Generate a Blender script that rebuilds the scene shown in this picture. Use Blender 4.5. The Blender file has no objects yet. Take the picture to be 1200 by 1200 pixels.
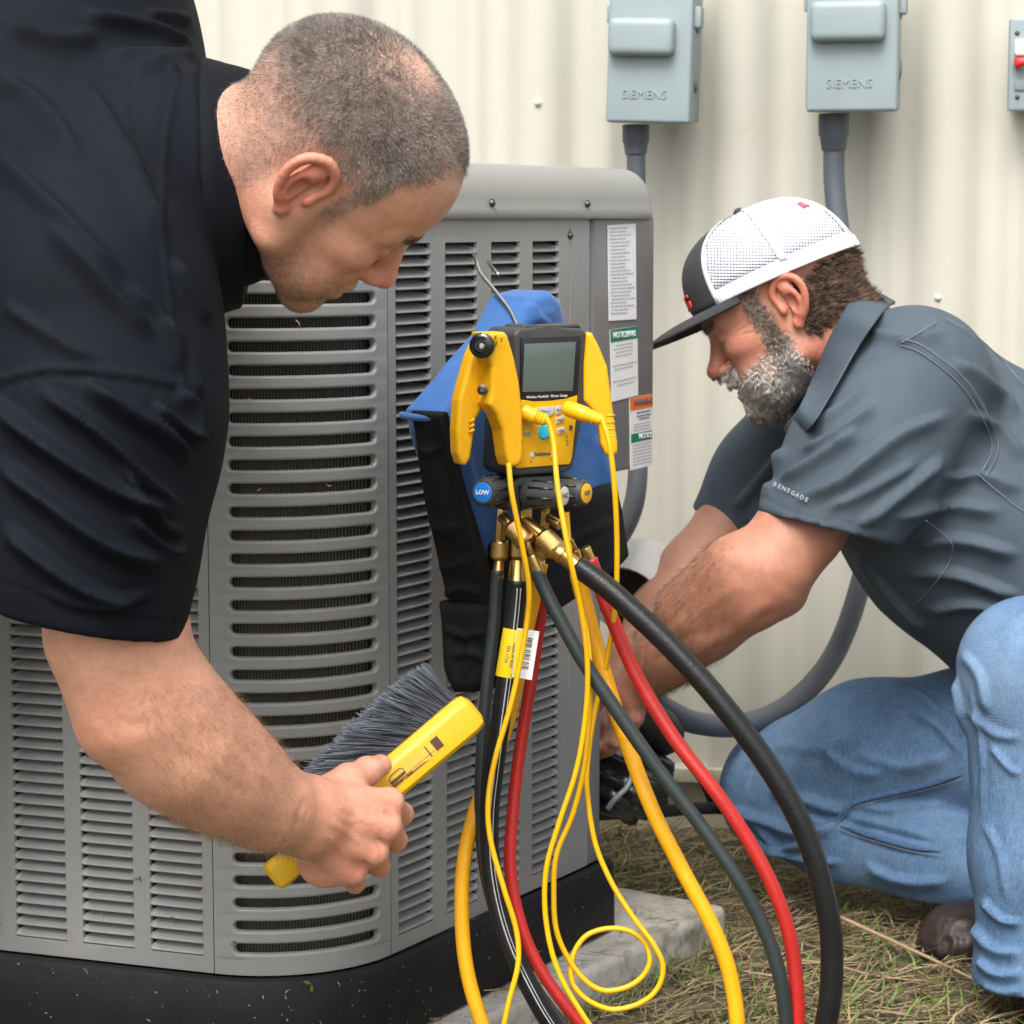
import bpy, bmesh, math, random
import numpy as np
from mathutils import Vector, Matrix, Euler
random.seed(7)
rng = np.random.default_rng(7)

# ------------------------------------------------------------------ camera
FPX = 2900.0                      # focal length in pixels of the 1200 px photograph
PITCH = math.atan(345.0 / FPX)
CAMZ = 0.915
sc = bpy.context.scene
cam_d = bpy.data.cameras.new('camera')
cam_o = bpy.data.objects.new('camera', cam_d)
sc.collection.objects.link(cam_o)
cam_o.location = (0, 0, CAMZ)
cam_o.rotation_euler = (math.radians(90) - PITCH, 0, 0)
cam_d.sensor_width = 36.0
cam_d.lens = FPX / 1200 * 36.0
cam_d.clip_end = 2000
cam_d.dof.use_dof = True
cam_d.dof.focus_distance = 2.36
cam_d.dof.aperture_fstop = 18.0
sc.camera = cam_o

# ------------------------------------------------------------------ sky and sun (bright overcast)
SUN_EL, SUN_AZ = math.radians(55), math.radians(196)     # azimuth clockwise from +Y: behind the camera, to its left
w = bpy.data.worlds.new('World'); sc.world = w; w.use_nodes = True
wn = w.node_tree.nodes; wl = w.node_tree.links
bg = wn['Background']
sky = wn.new('ShaderNodeTexSky'); sky.sky_type = 'NISHITA'; sky.sun_disc = False
sky.sun_elevation = SUN_EL; sky.sun_rotation = SUN_AZ
sky.air_density = 1.0; sky.dust_density = 6.0; sky.ozone_density = 1.0
hs = wn.new('ShaderNodeHueSaturation'); hs.inputs['Saturation'].default_value = 0.28
wl.new(sky.outputs['Color'], hs.inputs['Color']); wl.new(hs.outputs['Color'], bg.inputs['Color'])
bg.inputs['Strength'].default_value = 0.15
sun_d = bpy.data.lights.new('sun', 'SUN'); sun_d.energy = 1.1; sun_d.angle = math.radians(28)
sun_d.color = (1.0, 0.98, 0.94)
sun_o = bpy.data.objects.new('sun', sun_d); sc.collection.objects.link(sun_o)
sdir = Vector((math.sin(SUN_AZ) * math.cos(SUN_EL), math.cos(SUN_AZ) * math.cos(SUN_EL), math.sin(SUN_EL)))
sun_o.rotation_euler = (-sdir).to_track_quat('-Z', 'Y').to_euler()
sun_o.location = (0, 0, 6)
sc.view_settings.view_transform = 'Standard'; sc.view_settings.look = 'None'
sc.view_settings.exposure = 0.88; sc.view_settings.gamma = 1.0
sc.view_settings.use_curve_mapping = False
sc.cycles.use_denoising = True
sc.cycles.max_bounces = 6

# ------------------------------------------------------------------ pixel helpers (layout measured on the photograph)
_cp, _sp = math.cos(PITCH), math.sin(PITCH)
CAM = np.array((0, 0, CAMZ))
def ray(px, py):
    x = (px - 600) / FPX; v = (py - 600) / FPX
    return np.array((x, _cp - v * _sp, -_sp - v * _cp))
def P(px, py, D):
    d = ray(px, py); return CAM + d * (D / d[1])
def PZ(px, py, z):
    d = ray(px, py); return CAM + d * ((z - CAMZ) / d[2])
def PP(px, py, o, n):
    d = ray(px, py); return CAM + d * (np.dot(np.asarray(o) - CAM, n) / np.dot(d, n))
def proj(p):
    q = np.asarray(p, float) - CAM
    dep = q[..., 1] * _cp - q[..., 2] * _sp
    up = q[..., 1] * _sp + q[..., 2] * _cp
    return np.stack((600 + FPX * q[..., 0] / dep, 600 - FPX * up / dep), -1)
def SC(D): return D / FPX          # metres per pixel at a distance (about)

# ------------------------------------------------------------------ scene helpers
COL = sc.collection
def link(o): COL.objects.link(o); return o
def tag(o, label=None, cat=None, group=None, kind=None):
    if label: o['label'] = label
    if cat: o['category'] = cat
    if group: o['group'] = group
    if kind: o['kind'] = kind
    return o
def thing(name, label, cat, loc=(0, 0, 0), group=None):
    o = bpy.data.objects.new(name, None); link(o); o.location = tuple(loc); o.empty_display_size = .05
    return tag(o, label, cat, group)
def root_loc(p):
    l = Vector((0, 0, 0))
    while p is not None: l = l + p.location; p = p.parent
    return np.array(l)
def finish(name, me, mat, parent=None, smooth=True, label=None):
    o = bpy.data.objects.new(name, me); link(o)
    if mat is not None: me.materials.append(mat)
    if smooth: me.polygons.foreach_set('use_smooth', np.ones(len(me.polygons), bool))
    if parent is not None: o.parent = parent
    if label: o['label'] = label
    me.update()
    return o
def mesh_np(name, V, Q):
    """fast mesh from vertex array and a face array (all tris or all quads)"""
    me = bpy.data.meshes.new(name); V = np.asarray(V, np.float32); Q = np.asarray(Q, np.int32)
    k = Q.shape[1]
    me.vertices.add(len(V)); me.vertices.foreach_set('co', V.ravel())
    me.loops.add(Q.size); me.loops.foreach_set('vertex_index', Q.ravel())
    me.polygons.add(len(Q)); me.polygons.foreach_set('loop_start', np.arange(0, Q.size, k, dtype=np.int32))
    me.update(calc_edges=True); me.validate()
    return me
def arr(name, V, Fa, mat, parent=None, smooth=True, label=None):
    V = np.asarray(V, float)
    if parent is not None: V = V - root_loc(parent)
    if isinstance(Fa, np.ndarray): me = mesh_np(name, V, Fa)
    else:
        me = bpy.data.meshes.new(name); me.from_pydata(V.tolist(), [], [list(f) for f in Fa])
    return finish(name, me, mat, parent, smooth, label)
def bm_obj(name, bm, mat, parent=None, smooth=False, label=None, angle=None):
    if parent is not None:
        l = root_loc(parent); bmesh.ops.translate(bm, verts=bm.verts, vec=Vector(-l))
    bmesh.ops.recalc_face_normals(bm, faces=bm.faces)
    me = bpy.data.meshes.new(name); bm.to_mesh(me); bm.free()
    o = finish(name, me, mat, parent, smooth, label)
    if angle:
        me.polygons.foreach_set('use_smooth', np.ones(len(me.polygons), bool))
        try: me.set_sharp_from_angle(angle=math.radians(angle))
        except Exception: pass
    return o
def bm_prism(bm, front, back, bevel=0, seg=2):
    n = len(front)
    a = [bm.verts.new(tuple(p)) for p in front]; b = [bm.verts.new(tuple(p)) for p in back]
    fs = [bm.faces.new(a), bm.faces.new(b[::-1])]
    for i in range(n):
        j = (i + 1) % n; fs.append(bm.faces.new((a[j], a[i], b[i], b[j])))
    if bevel:
        es = list({e for f in fs for e in f.edges})
        bmesh.ops.bevel(bm, geom=es, offset=bevel, segments=seg, profile=.6, affect='EDGES', clamp_overlap=True)
def prism(name, front, back, mat, parent=None, bevel=0, seg=2, label=None, angle=35):
    bm = bmesh.new(); bm_prism(bm, front, back, bevel, seg)
    return bm_obj(name, bm, mat, parent, label=label, angle=angle)
def box_pts(c, ex, ey, ez, sx, sy, sz):
    c = np.asarray(c, float); f = []; b = []
    for sxx, szz in ((-1, -1), (1, -1), (1, 1), (-1, 1)):
        f.append(c + ex * sxx * sx / 2 + ez * szz * sz / 2 - ey * sy / 2)
        b.append(c + ex * sxx * sx / 2 + ez * szz * sz / 2 + ey * sy / 2)
    return f, b
EX, EY, EZ = np.array((1., 0, 0)), np.array((0, 1., 0)), np.array((0, 0, 1.))
def box(name, c, size, mat, parent=None, bevel=0, seg=2, ex=EX, ey=EY, ez=EZ, label=None):
    f, b = box_pts(c, ex, ey, ez, *size)
    return prism(name, f, b, mat, parent, bevel, seg, label)
def spline(pts, n=8):
    """Catmull-Rom through points (any dimension)"""
    p = np.asarray(pts, float)
    if len(p) < 3: return np.array([p[0] + (p[-1] - p[0]) * t for t in np.linspace(0, 1, n + 1)])
    q = np.vstack((2 * p[0] - p[1], p, 2 * p[-1] - p[-2])); out = []
    for i in range(1, len(q) - 2):
        for t in np.arange(n) / n:
            a, b, c, d = q[i - 1], q[i], q[i + 1], q[i + 2]
            out.append(.5 * ((2 * b) + (c - a) * t + (2 * a - 5 * b + 4 * c - d) * t * t + (3 * b - a - 3 * c + d) * t ** 3))
    out.append(p[-1]); return np.array(out)
def tube_geo(pts, rad, seg=10, cap=True):
    pts = np.asarray(pts, float); n = len(pts)
    rad = np.full(n, rad) if np.isscalar(rad) else np.asarray(rad, float)
    T = np.gradient(pts, axis=0); T /= np.linalg.norm(T, axis=1)[:, None] + 1e-12
    up = np.array((0, 0, 1.)) if abs(T[0][2]) < .9 else np.array((1., 0, 0))
    N = np.cross(T[0], up); N /= np.linalg.norm(N); V = []
    ang = np.arange(seg) * 2 * math.pi / seg
    for i in range(n):
        N = N - T[i] * np.dot(N, T[i]); N /= np.linalg.norm(N) + 1e-12
        B = np.cross(T[i], N)
        V.append(pts[i] + rad[i] * (np.cos(ang)[:, None] * N + np.sin(ang)[:, None] * B))
    V = np.vstack(V); Fa = []
    for i in range(n - 1):
        for j in range(seg):
            k = (j + 1) % seg
            Fa.append((i * seg + j, i * seg + k, (i + 1) * seg + k, (i + 1) * seg + j))
    if cap:
        Fa.append(tuple(range(seg))[::-1]); Fa.append(tuple(range((n - 1) * seg, n * seg)))
    return V, Fa
def tube(name, pts, rad, mat, parent=None, seg=10, label=None, cap=True):
    V, Fa = tube_geo(pts, rad, seg, cap)
    o = arr(name, V, Fa, mat, parent, True, label)
    return o
def lathe(name, p0, p1, prof, mat, parent=None, seg=20, label=None):
    """revolve (t along p0->p1 in 0..1, radius) profile"""
    p0, p1 = np.asarray(p0, float), np.asarray(p1, float); a = p1 - p0; L = np.linalg.norm(a); a = a / L
    u = np.cross(a, EZ if abs(a[2]) < .9 else EX); u /= np.linalg.norm(u); v = np.cross(a, u)
    V = []; Fa = []
    ang = np.arange(seg) * 2 * math.pi / seg
    for t, r in prof:
        V.append(p0 + a * L * t + r * (np.cos(ang)[:, None] * u + np.sin(ang)[:, None] * v))
    V = np.vstack(V); m = len(prof)
    for i in range(m - 1):
        for j in range(seg):
            k = (j + 1) % seg; Fa.append((i * seg + j, i * seg + k, (i + 1) * seg + k, (i + 1) * seg + j))
    Fa.append(tuple(range(seg))[::-1]); Fa.append(tuple(range((m - 1) * seg, m * seg)))
    bm = bmesh.new(); vs = [bm.verts.new(tuple(x)) for x in V]
    for f in Fa: bm.faces.new([vs[i] for i in f])
    return bm_obj(name, bm, mat, parent, label=label, angle=40)
def text(name, s, o, ex, ez, size, mat, parent=None, depth=.0003, align='CENTER', bold=0.0, kind=None):
    """flat lettering lying on a plane: o = centre point, ex = writing direction, ez = up"""
    cu = bpy.data.curves.new(name, 'FONT'); cu.body = s; cu.size = size; cu.extrude = depth; cu.align_x = align; cu.align_y = 'CENTER'
    cu.offset = bold
    cu.resolution_u = 2
    t = bpy.data.objects.new('tmp', cu); link(t)
    dg = bpy.context.evaluated_depsgraph_get(); me = bpy.data.meshes.new_from_object(t.evaluated_get(dg))
    bpy.data.objects.remove(t); bpy.data.curves.remove(cu)
    ex = np.asarray(ex, float); ez = np.asarray(ez, float); n = np.cross(ex, ez)
    l = np.asarray(o, float) - (root_loc(parent) if parent is not None else 0)
    M = Matrix(((ex[0], ez[0], n[0], l[0]), (ex[1], ez[1], n[1], l[1]), (ex[2], ez[2], n[2], l[2]), (0, 0, 0, 1)))
    me.transform(M); me.name = name; me.materials.clear()
    return finish(name, me, mat, parent, False)

# ------------------------------------------------------------------ materials
def M(name, col, rough=.5, metal=0., var=None, bump=None, spec=.5, coat=0., sheen=0., sss=0., attr=None, dirt=None, stretch=None, trans=0.):
    m = bpy.data.materials.new(name); m.use_nodes = True
    nt = m.node_tree; N = nt.nodes; L = nt.links; b = N['Principled BSDF']
    b.inputs['Roughness'].default_value = rough; b.inputs['Metallic'].default_value = metal
    b.inputs['Specular IOR Level'].default_value = spec
    b.inputs['Coat Weight'].default_value = coat; b.inputs['Coat Roughness'].default_value = .15
    if sheen: b.inputs['Sheen Weight'].default_value = sheen; b.inputs['Sheen Roughness'].default_value = .4
    if sss:
        b.inputs['Subsurface Weight'].default_value = sss; b.inputs['Subsurface Radius'].default_value = (1, .35, .2)
        b.inputs['Subsurface Scale'].default_value = .006
    if trans: b.inputs['Transmission Weight'].default_value = trans
    tc = N.new('ShaderNodeTexCoord'); src = tc.outputs['Object']
    if stretch:
        mp = N.new('ShaderNodeMapping'); mp.inputs['Scale'].default_value = stretch; L.new(src, mp.inputs['Vector']); src = mp.outputs['Vector']
    c = (*col, 1) if len(col) == 3 else col
    out = None
    if attr:
        a = N.new('ShaderNodeAttribute'); a.attribute_name = attr; out = a.outputs['Color']
    if var:
        for sc_, amt in (var if isinstance(var, list) else [var]):
            n = N.new('ShaderNodeTexNoise'); n.inputs['Scale'].default_value = sc_; n.inputs['Detail'].default_value = 5; n.inputs['Roughness'].default_value = .6
            L.new(src, n.inputs['Vector'])
            mr = N.new('ShaderNodeMapRange'); mr.inputs['From Min'].default_value = .25; mr.inputs['From Max'].default_value = .75
            mr.inputs['To Min'].default_value = 1 - amt; mr.inputs['To Max'].default_value = 1 + amt; L.new(n.outputs['Fac'], mr.inputs['Value'])
            mx = N.new('ShaderNodeMix'); mx.data_type = 'RGBA'; mx.blend_type = 'MULTIPLY'; mx.inputs['Factor'].default_value = 1
            if out is None: mx.inputs['A'].default_value = c
            else: L.new(out, mx.inputs['A'])
            cb = N.new('ShaderNodeCombineColor'); 
            for k in range(3): L.new(mr.outputs['Result'], cb.inputs[k])
            L.new(cb.outputs['Color'], mx.inputs['B']); out = mx.outputs['Result']
    if dirt:
        for sc_, lo, hi, dc in dirt:
            n = N.new('ShaderNodeTexNoise'); n.inputs['Scale'].default_value = sc_; n.inputs['Detail'].default_value = 8; n.inputs['Roughness'].default_value = .65
            L.new(tc.outputs['Object'], n.inputs['Vector'])
            mr = N.new('ShaderNodeMapRange'); mr.inputs['From Min'].default_value = lo; mr.inputs['From Max'].default_value = hi; L.new(n.outputs['Fac'], mr.inputs['Value'])
            mx = N.new('ShaderNodeMix'); mx.data_type = 'RGBA'; L.new(mr.outputs['Result'], mx.inputs['Factor'])
            if out is None: mx.inputs['A'].default_value = c
            else: L.new(out, mx.inputs['A'])
            mx.inputs['B'].default_value = (*dc, 1); out = mx.outputs['Result']
    if out is None: b.inputs['Base Color'].default_value = c
    else: L.new(out, b.inputs['Base Color'])
    if bump:
        prev = None
        for sc_, st in (bump if isinstance(bump, list) else [bump]):
            n = N.new('ShaderNodeTexNoise'); n.inputs['Scale'].default_value = sc_; n.inputs['Detail'].default_value = 4
            L.new(src, n.inputs['Vector'])
            bp = N.new('ShaderNodeBump'); bp.inputs['Strength'].default_value = st; bp.inputs['Distance'].default_value = .002
            L.new(n.outputs['Fac'], bp.inputs['Height'])
            if prev is not None: L.new(prev, bp.inputs['Normal'])
            prev = bp.outputs['Normal']
        L.new(prev, b.inputs['Normal'])
    m['bsdf'] = b.name
    return m
def bsdf(m): return m.node_tree.nodes['Principled BSDF']
def wave_bump(m, scale, strength, direction='X', dist=.001, rot=(0, 0, 0), coord='Object', mixcol=None):
    nt = m.node_tree; N = nt.nodes; L = nt.links; b = bsdf(m)
    tc = N.new('ShaderNodeTexCoord'); mp = N.new('ShaderNodeMapping'); mp.inputs['Rotation'].default_value = rot
    L.new(tc.outputs[coord], mp.inputs['Vector'])
    wv = N.new('ShaderNodeTexWave'); wv.bands_direction = direction; wv.inputs['Scale'].default_value = scale; wv.inputs['Distortion'].default_value = .3
    L.new(mp.outputs['Vector'], wv.inputs['Vector'])
    bp = N.new('ShaderNodeBump'); bp.inputs['Strength'].default_value = strength; bp.inputs['Distance'].default_value = dist
    L.new(wv.outputs['Fac'], bp.inputs['Height'])
    if b.inputs['Normal'].is_linked: L.new(b.inputs['Normal'].links[0].from_socket, bp.inputs['Normal'])
    L.new(bp.outputs['Normal'], b.inputs['Normal'])
    if mixcol is not None:
        mx = N.new('ShaderNodeMix'); mx.data_type = 'RGBA'; L.new(wv.outputs['Fac'], mx.inputs['Factor'])
        if b.inputs['Base Color'].is_linked: L.new(b.inputs['Base Color'].links[0].from_socket, mx.inputs['A'])
        else: mx.inputs['A'].default_value = b.inputs['Base Color'].default_value
        mx.inputs['B'].default_value = (*mixcol, 1); L.new(mx.outputs['Result'], b.inputs['Base Color'])
    return m

MT = {}
MT['wall'] = M('cream_steel', (.525, .508, .435), .45, var=[(1.2, .05), (14, .025)], bump=(6, .05), dirt=[(9, .66, .80, (.42, .38, .29)), (55, .70, .80, (.30, .26, .20))])
MT['trim'] = M('cream_trim', (.50, .46, .36), .5, var=(5, .12), dirt=[(12, .58, .75, (.16, .14, .09))])
MT['grey'] = M('grey_powder_paint', (.240, .244, .240), .42, var=[(3, .10), (60, .05)], bump=(900, .04), dirt=[(260, .71, .78, (.42, .40, .34)), (7, .58, .80, (.30, .292, .27)), (2.5, .5, .85, (.32, .32, .31))])
MT['grey_lid'] = M('grey_lid_paint', (.235, .235, .225), .36, var=[(4, .06), (50, .03)], dirt=[(240, .72, .79, (.5, .48, .42))])
MT['panel'] = M('grey_panel_paint', (.17, .168, .165), .33, var=[(4, .10), (40, .03)], dirt=[(240, .73, .80, (.45, .43, .38))])
MT['basepan'] = M('black_base_plastic', (.011, .011, .012), .6, var=[(25, .3)], bump=[(70, .25), (300, .3)], spec=.25, dirt=[(130, .66, .74, (.16, .13, .09)), (30, .66, .82, (.09, .075, .055))])
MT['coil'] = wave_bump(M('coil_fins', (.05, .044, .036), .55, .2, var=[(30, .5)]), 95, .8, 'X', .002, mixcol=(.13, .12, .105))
MT['screw'] = M('screw_steel', (.12, .12, .13), .35, .9)
MT['concrete'] = M('concrete', (.40, .38, .34), .9, var=[(8, .18), (60, .15)], bump=[(90, .5), (20, .4)], dirt=[(14, .5, .66, (.13, .12, .06)), (40, .62, .75, (.10, .13, .04))])
MT['soil'] = M('soil', (.10, .078, .05), .95, var=[(6, .3), (50, .35)], bump=[(40, .8), (140, .6)], dirt=[(9, .46, .66, (.075, .095, .028)), (30, .55, .7, (.06, .085, .02))])
# ================================================================== ground, slab, wall
def vnoise(x, y, s, seed=0):
    r = np.random.default_rng(seed); out = 0
    for k in range(5):
        a = r.uniform(0, 6.28); f = s * (1.7 ** k); ph = r.uniform(0, 6.28, 2)
        out = out + np.sin((x * math.cos(a) + y * math.sin(a)) * f + ph[0]) * np.cos((-x * math.sin(a) + y * math.cos(a)) * f * .8 + ph[1]) / (1.5 ** k)
    return out
gx = np.unique(np.concatenate((np.linspace(-300, -6, 12), np.linspace(-6, -1.2, 14), np.linspace(-1.2, 1.4, 120), np.linspace(1.4, 6, 14), np.linspace(6, 300, 12))))
gy = np.unique(np.concatenate((np.linspace(-300, -4, 12), np.linspace(-4, 1.8, 14), np.linspace(1.8, 3.9, 110), np.linspace(3.9, 9, 12), np.linspace(9, 300, 12))))
X, Y = np.meshgrid(gx, gy, indexing='ij')
Z = .006 * vnoise(X, Y, 6, 1) + .003 * vnoise(X, Y, 25, 2) - .006
V = np.stack((X, Y, Z), -1).reshape(-1, 3); ny = len(gy)
ii, jj = np.meshgrid(np.arange(len(gx) - 1), np.arange(ny - 1), indexing='ij'); a = (ii * ny + jj).ravel()
g = arr('ground', V, np.stack((a, a + ny, a + ny + 1, a + 1), 1), MT['soil']); tag(g, kind='structure')

# ---- wall of ribbed steel sheets
WY = 3.72
WZ0, WZ1 = .085, 3.2
def wall_profile(x):
    per = .3015; x0 = P(866, 300, WY)[0]
    u = (x - x0) / per; f = (u - np.round(u)) * per; a = np.abs(f)
    major = np.clip((.043 - a) / .011, 0, 1) * .024
    m1 = np.abs(a - .1005); minor = np.clip((.017 - m1) / .005, 0, 1) * .005
    return major + minor
wall = thing('metal_wall', 'cream ribbed steel wall behind the condenser unit', 'wall', (.3, WY, WZ0)); WYAW = math.radians(-9)
x0r = P(866, 300, WY)[0]
bounds = [x0r - .15 + .9045 * k for k in range(-3, 4)]
for k in range(6):
    a_, b_ = bounds[k], bounds[k + 1]
    per = .3015
    xs = [a_, b_]
    for r in range(-12, 14):
        c = x0r + r * per
        for o_ in (-.043, -.032, .032, .043): xs.append(c + o_)
        for cc in (-.1005, .1005):
            for o_ in (-.017, -.012, .012, .017): xs.append(c + cc + o_)
    xs = np.array(sorted(x for x in set(xs) if a_ - 1e-6 <= x <= b_ + 1e-6))
    yy = WY - wall_profile(xs) - .0008 * (k % 2)
    zs = np.array((WZ0, .6, 1.2, 1.9, 2.6, WZ1)); n = len(xs)
    V = np.array([(x + .0, y, z) for z in zs for x, y in zip(xs, yy)]); Fq = []
    for i in range(len(zs) - 1):
        for j in range(n - 1): Fq.append((i * n + j, i * n + j + 1, (i + 1) * n + j + 1, (i + 1) * n + j))
    arr('wall_sheet', V, np.array(Fq), MT['wall'], wall, smooth=False)
sm = None
def dome_screw(c, nrm, r, mat, parent, name='screw'):
    c = np.asarray(c, float); n = np.asarray(nrm, float)
    return lathe(name, c, c + n * r, [(0, r * 1.25), (.12, r * 1.25), (.13, r), (.6, r * .8), (.9, r * .4), (1, .0005)], mat, parent, seg=12)
MT['wallscrew'] = M('cream_screw', (.62, .58, .48), .4)
for (px, py) in ((1095, 347), (1095, 860), (860, 560), (1097, 620), (631, 120), (1195, 180)):
    x, _, z = P(px, py, WY); y = WY - wall_profile(np.array([x]))[0]
    dome_screw((x, y, z), (0, -1, 0), .0058, MT['wallscrew'], wall)
box('base_trim', (0, WY - .012, WZ0 - .012), (5.2, .055, .022), MT['trim'], wall, .003)
wall.rotation_euler.z = WYAW
box('foundation', (0, WY + .035, (WZ0 - .026) / 2 - .03), (5.2, .10, WZ0 + .035), MT['trim'], wall, .004)

# ---- concrete pad
zpad = .045
A_, B_ = PZ(705, 1165, zpad), PZ(835, 1035, zpad)
# ================================================================== condenser unit
ZP = .135                         # bottom edge of the louvred panels
ZL = CAMZ - .002                  # lower edge of the lid
L0, L1 = PZ(0, 1113, ZP), PZ(245, 1140, ZP); R0, R1 = PZ(480, 1109, ZP), PZ(703, 1007, ZP)
dl = (L1 - L0)[:2]; dl /= np.linalg.norm(dl); dr = (R1 - R0)[:2]; dr /= np.linalg.norm(dr)
tt = np.linalg.solve(np.array([dl, -dr]).T, (R0 - L1)[:2]); CRN = L1[:2] + dl * tt[0]
TL = .1235; turn = math.acos(float(dl @ dr)); RAD = TL / math.tan(turn / 2)
nl = np.array((dl[1], -dl[0])); nr = np.array((dr[1], -dr[0]))     # outward normals
TLp, TRp = CRN - dl * TL, CRN + dr * TL
CEN = TLp - nl * RAD
a0 = math.atan2(nl[1], nl[0]); a1 = math.atan2(nr[1], nr[0])
if a1 < a0: a1 += 2 * math.pi
ARC = RAD * (a1 - a0)
def v3(p2, z): return np.array((p2[0], p2[1], z))
def corner_pt(s, z, depth=0.):
    a = a0 + (a1 - a0) * s / ARC
    return v3(CEN + (RAD - depth) * np.array((math.cos(a), math.sin(a))), z)
NR3 = v3(nr, 0); DR3 = v3(dr, 0); NL3 = v3(nl, 0); DL3 = v3(dl, 0)
def onR(px, py): return PP(px, py, v3(TRp, 0), NR3)
def uR(px, py=600): return float(np.dot((onR(px, py) - v3(TRp, 0))[:2], dr))
def onL(px, py): return PP(px, py, v3(TLp, 0), NL3)
def uL(px, py=600): return float(np.dot((onL(px, py) - v3(TLp, 0))[:2], -dl))     # grows to the left
U_GAP, U_END, U_LOW = uR(691, 400), uR(767, 400), uR(703, 900)
LLEN = .62
unit = thing('condenser_unit', 'grey louvred air conditioner condenser unit on a black base', 'air conditioner', (CEN[0], CEN[1] + .15, .045))

cx = v3(CEN, 0)
# pad under it
pc = [TLp - dl * (LLEN + .12) + nl * .06, CRN - dl * .0 + nl * .03 + nr * .03, TRp + dr * (U_END + .05) + nr * .085, TRp + dr * (U_END + .11) - nr * .8, TLp - dl * (LLEN + .12) - nl * .75]
PADPOLY = pc
pf = [v3(p, zpad) for p in pc]; pbk = [v3(p, -.06) for p in pc]
pad = prism('concrete_pad', pf, pbk, MT['concrete'], None, .012, 3); tag(pad, 'weathered concrete pad under the condenser unit, its edge mossy', 'concrete pad')

def strip(path_s, zs, fn, name, mat, parent, smooth=True):
    V = np.array([fn(s, z) for z in zs for s in path_s]); n = len(path_s)
    Fq = [(i * n + j, i * n + j + 1, (i + 1) * n + j + 1, (i + 1) * n + j) for i in range(len(zs) - 1) for j in range(n - 1)]
    return arr(name, V, np.array(Fq), mat, parent, smooth)

# ---- rounded corner panel with wide slots
slot_pitch = .02395; slot_h = .0102
s_a, s_b = .022, ARC - .020
nslots = int((ZL - ZP - .03) / slot_pitch)
zs0 = ZP + .028
V = []; Fq = []
def cv(s, z, d=0.):
    V.append(corner_pt(s, z, d)); return len(V) - 1
def row_strip(za, zb):
    ss = np.linspace(0, ARC, 30)
    lo = [cv(s, za) for s in ss]; hi = [cv(s, zb) for s in ss]
    for j in range(29): Fq.append((lo[j], lo[j + 1], hi[j + 1], hi[j]))
row_strip(ZP, zs0 - slot_h / 2 - .006)
ztop = zs0 - slot_h / 2 - .006
for k in range(nslots):
    zc = zs0 + k * slot_pitch; zb = zc - slot_pitch / 2; zt = zc + slot_pitch / 2
    if k == 0: zb = zs0 - slot_h / 2 - .006
    r = slot_h / 2
    hole = []; outer = []
    top = np.linspace(s_b - r, s_a + r, 17); N_ = 7
    def mk(grow, dep):
        rr = r + grow; out = []
        for s in top: out.append((s, zc + rr, dep))
        for q in range(1, N_): th = math.pi / 2 + math.pi * q / N_; out.append((s_a + r + rr * math.cos(th), zc + rr * math.sin(th), dep))
        for s in top[::-1]: out.append((s, zc - rr, dep))
        for q in range(1, N_): th = -math.pi / 2 + math.pi * q / N_; out.append((s_b - r + rr * math.cos(th), zc + rr * math.sin(th), dep))
        return out
    oq = []
    for i_, s in enumerate(top): oq.append((ARC if i_ == 0 else (0 if i_ == 16 else s), zt, 0))
    for q in range(1, N_): oq.append((0, zt + (zb - zt) * q / N_, 0))
    for i_, s in enumerate(top[::-1]): oq.append((0 if i_ == 0 else (ARC if i_ == 16 else s), zb, 0))
    for q in range(1, N_): oq.append((ARC, zb + (zt - zb) * q / N_, 0))
    rings = [oq, mk(.0035, 0), mk(.0024, 0), mk(.0012, .0006), mk(.0002, .0021), mk(0, .0075)]
    idx = [[cv(*p) for p in R_] for R_ in rings]; n = len(oq)
    for q in range(len(rings) - 1):
        for j in range(n):
            j2 = (j + 1) % n; Fq.append((idx[q][j], idx[q][j2], idx[q + 1][j2], idx[q + 1][j]))
    ztop = zt
row_strip(ztop, ZL + .01)
cp = arr('corner_panel', np.array(V), Fq, MT['grey'], unit, True)
bm = bmesh.new(); bm.from_mesh(cp.data); bmesh.ops.remove_doubles(bm, verts=bm.verts, dist=.00005); bmesh.ops.recalc_face_normals(bm, faces=bm.faces)
bm.to_mesh(cp.data); bm.free()
cp.data.polygons.foreach_set('use_smooth', np.ones(len(cp.data.polygons), bool))
# coil behind everything
ss = np.linspace(-.45, ARC + .55, 90)
def coil_fn(s, z):
    dep = .0165
    if s < 0: return v3(TLp + dl * s - nl * dep, z)
    if s > ARC: return v3(TRp + dr * (s - ARC) - nr * dep, z)
    return corner_pt(s, z, dep)
co = strip([s for s in np.linspace(-LLEN, ARC + U_LOW - .02, 80)], [ZP + .004, ZL], coil_fn, 'coil', MT['coil'], unit)

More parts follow.
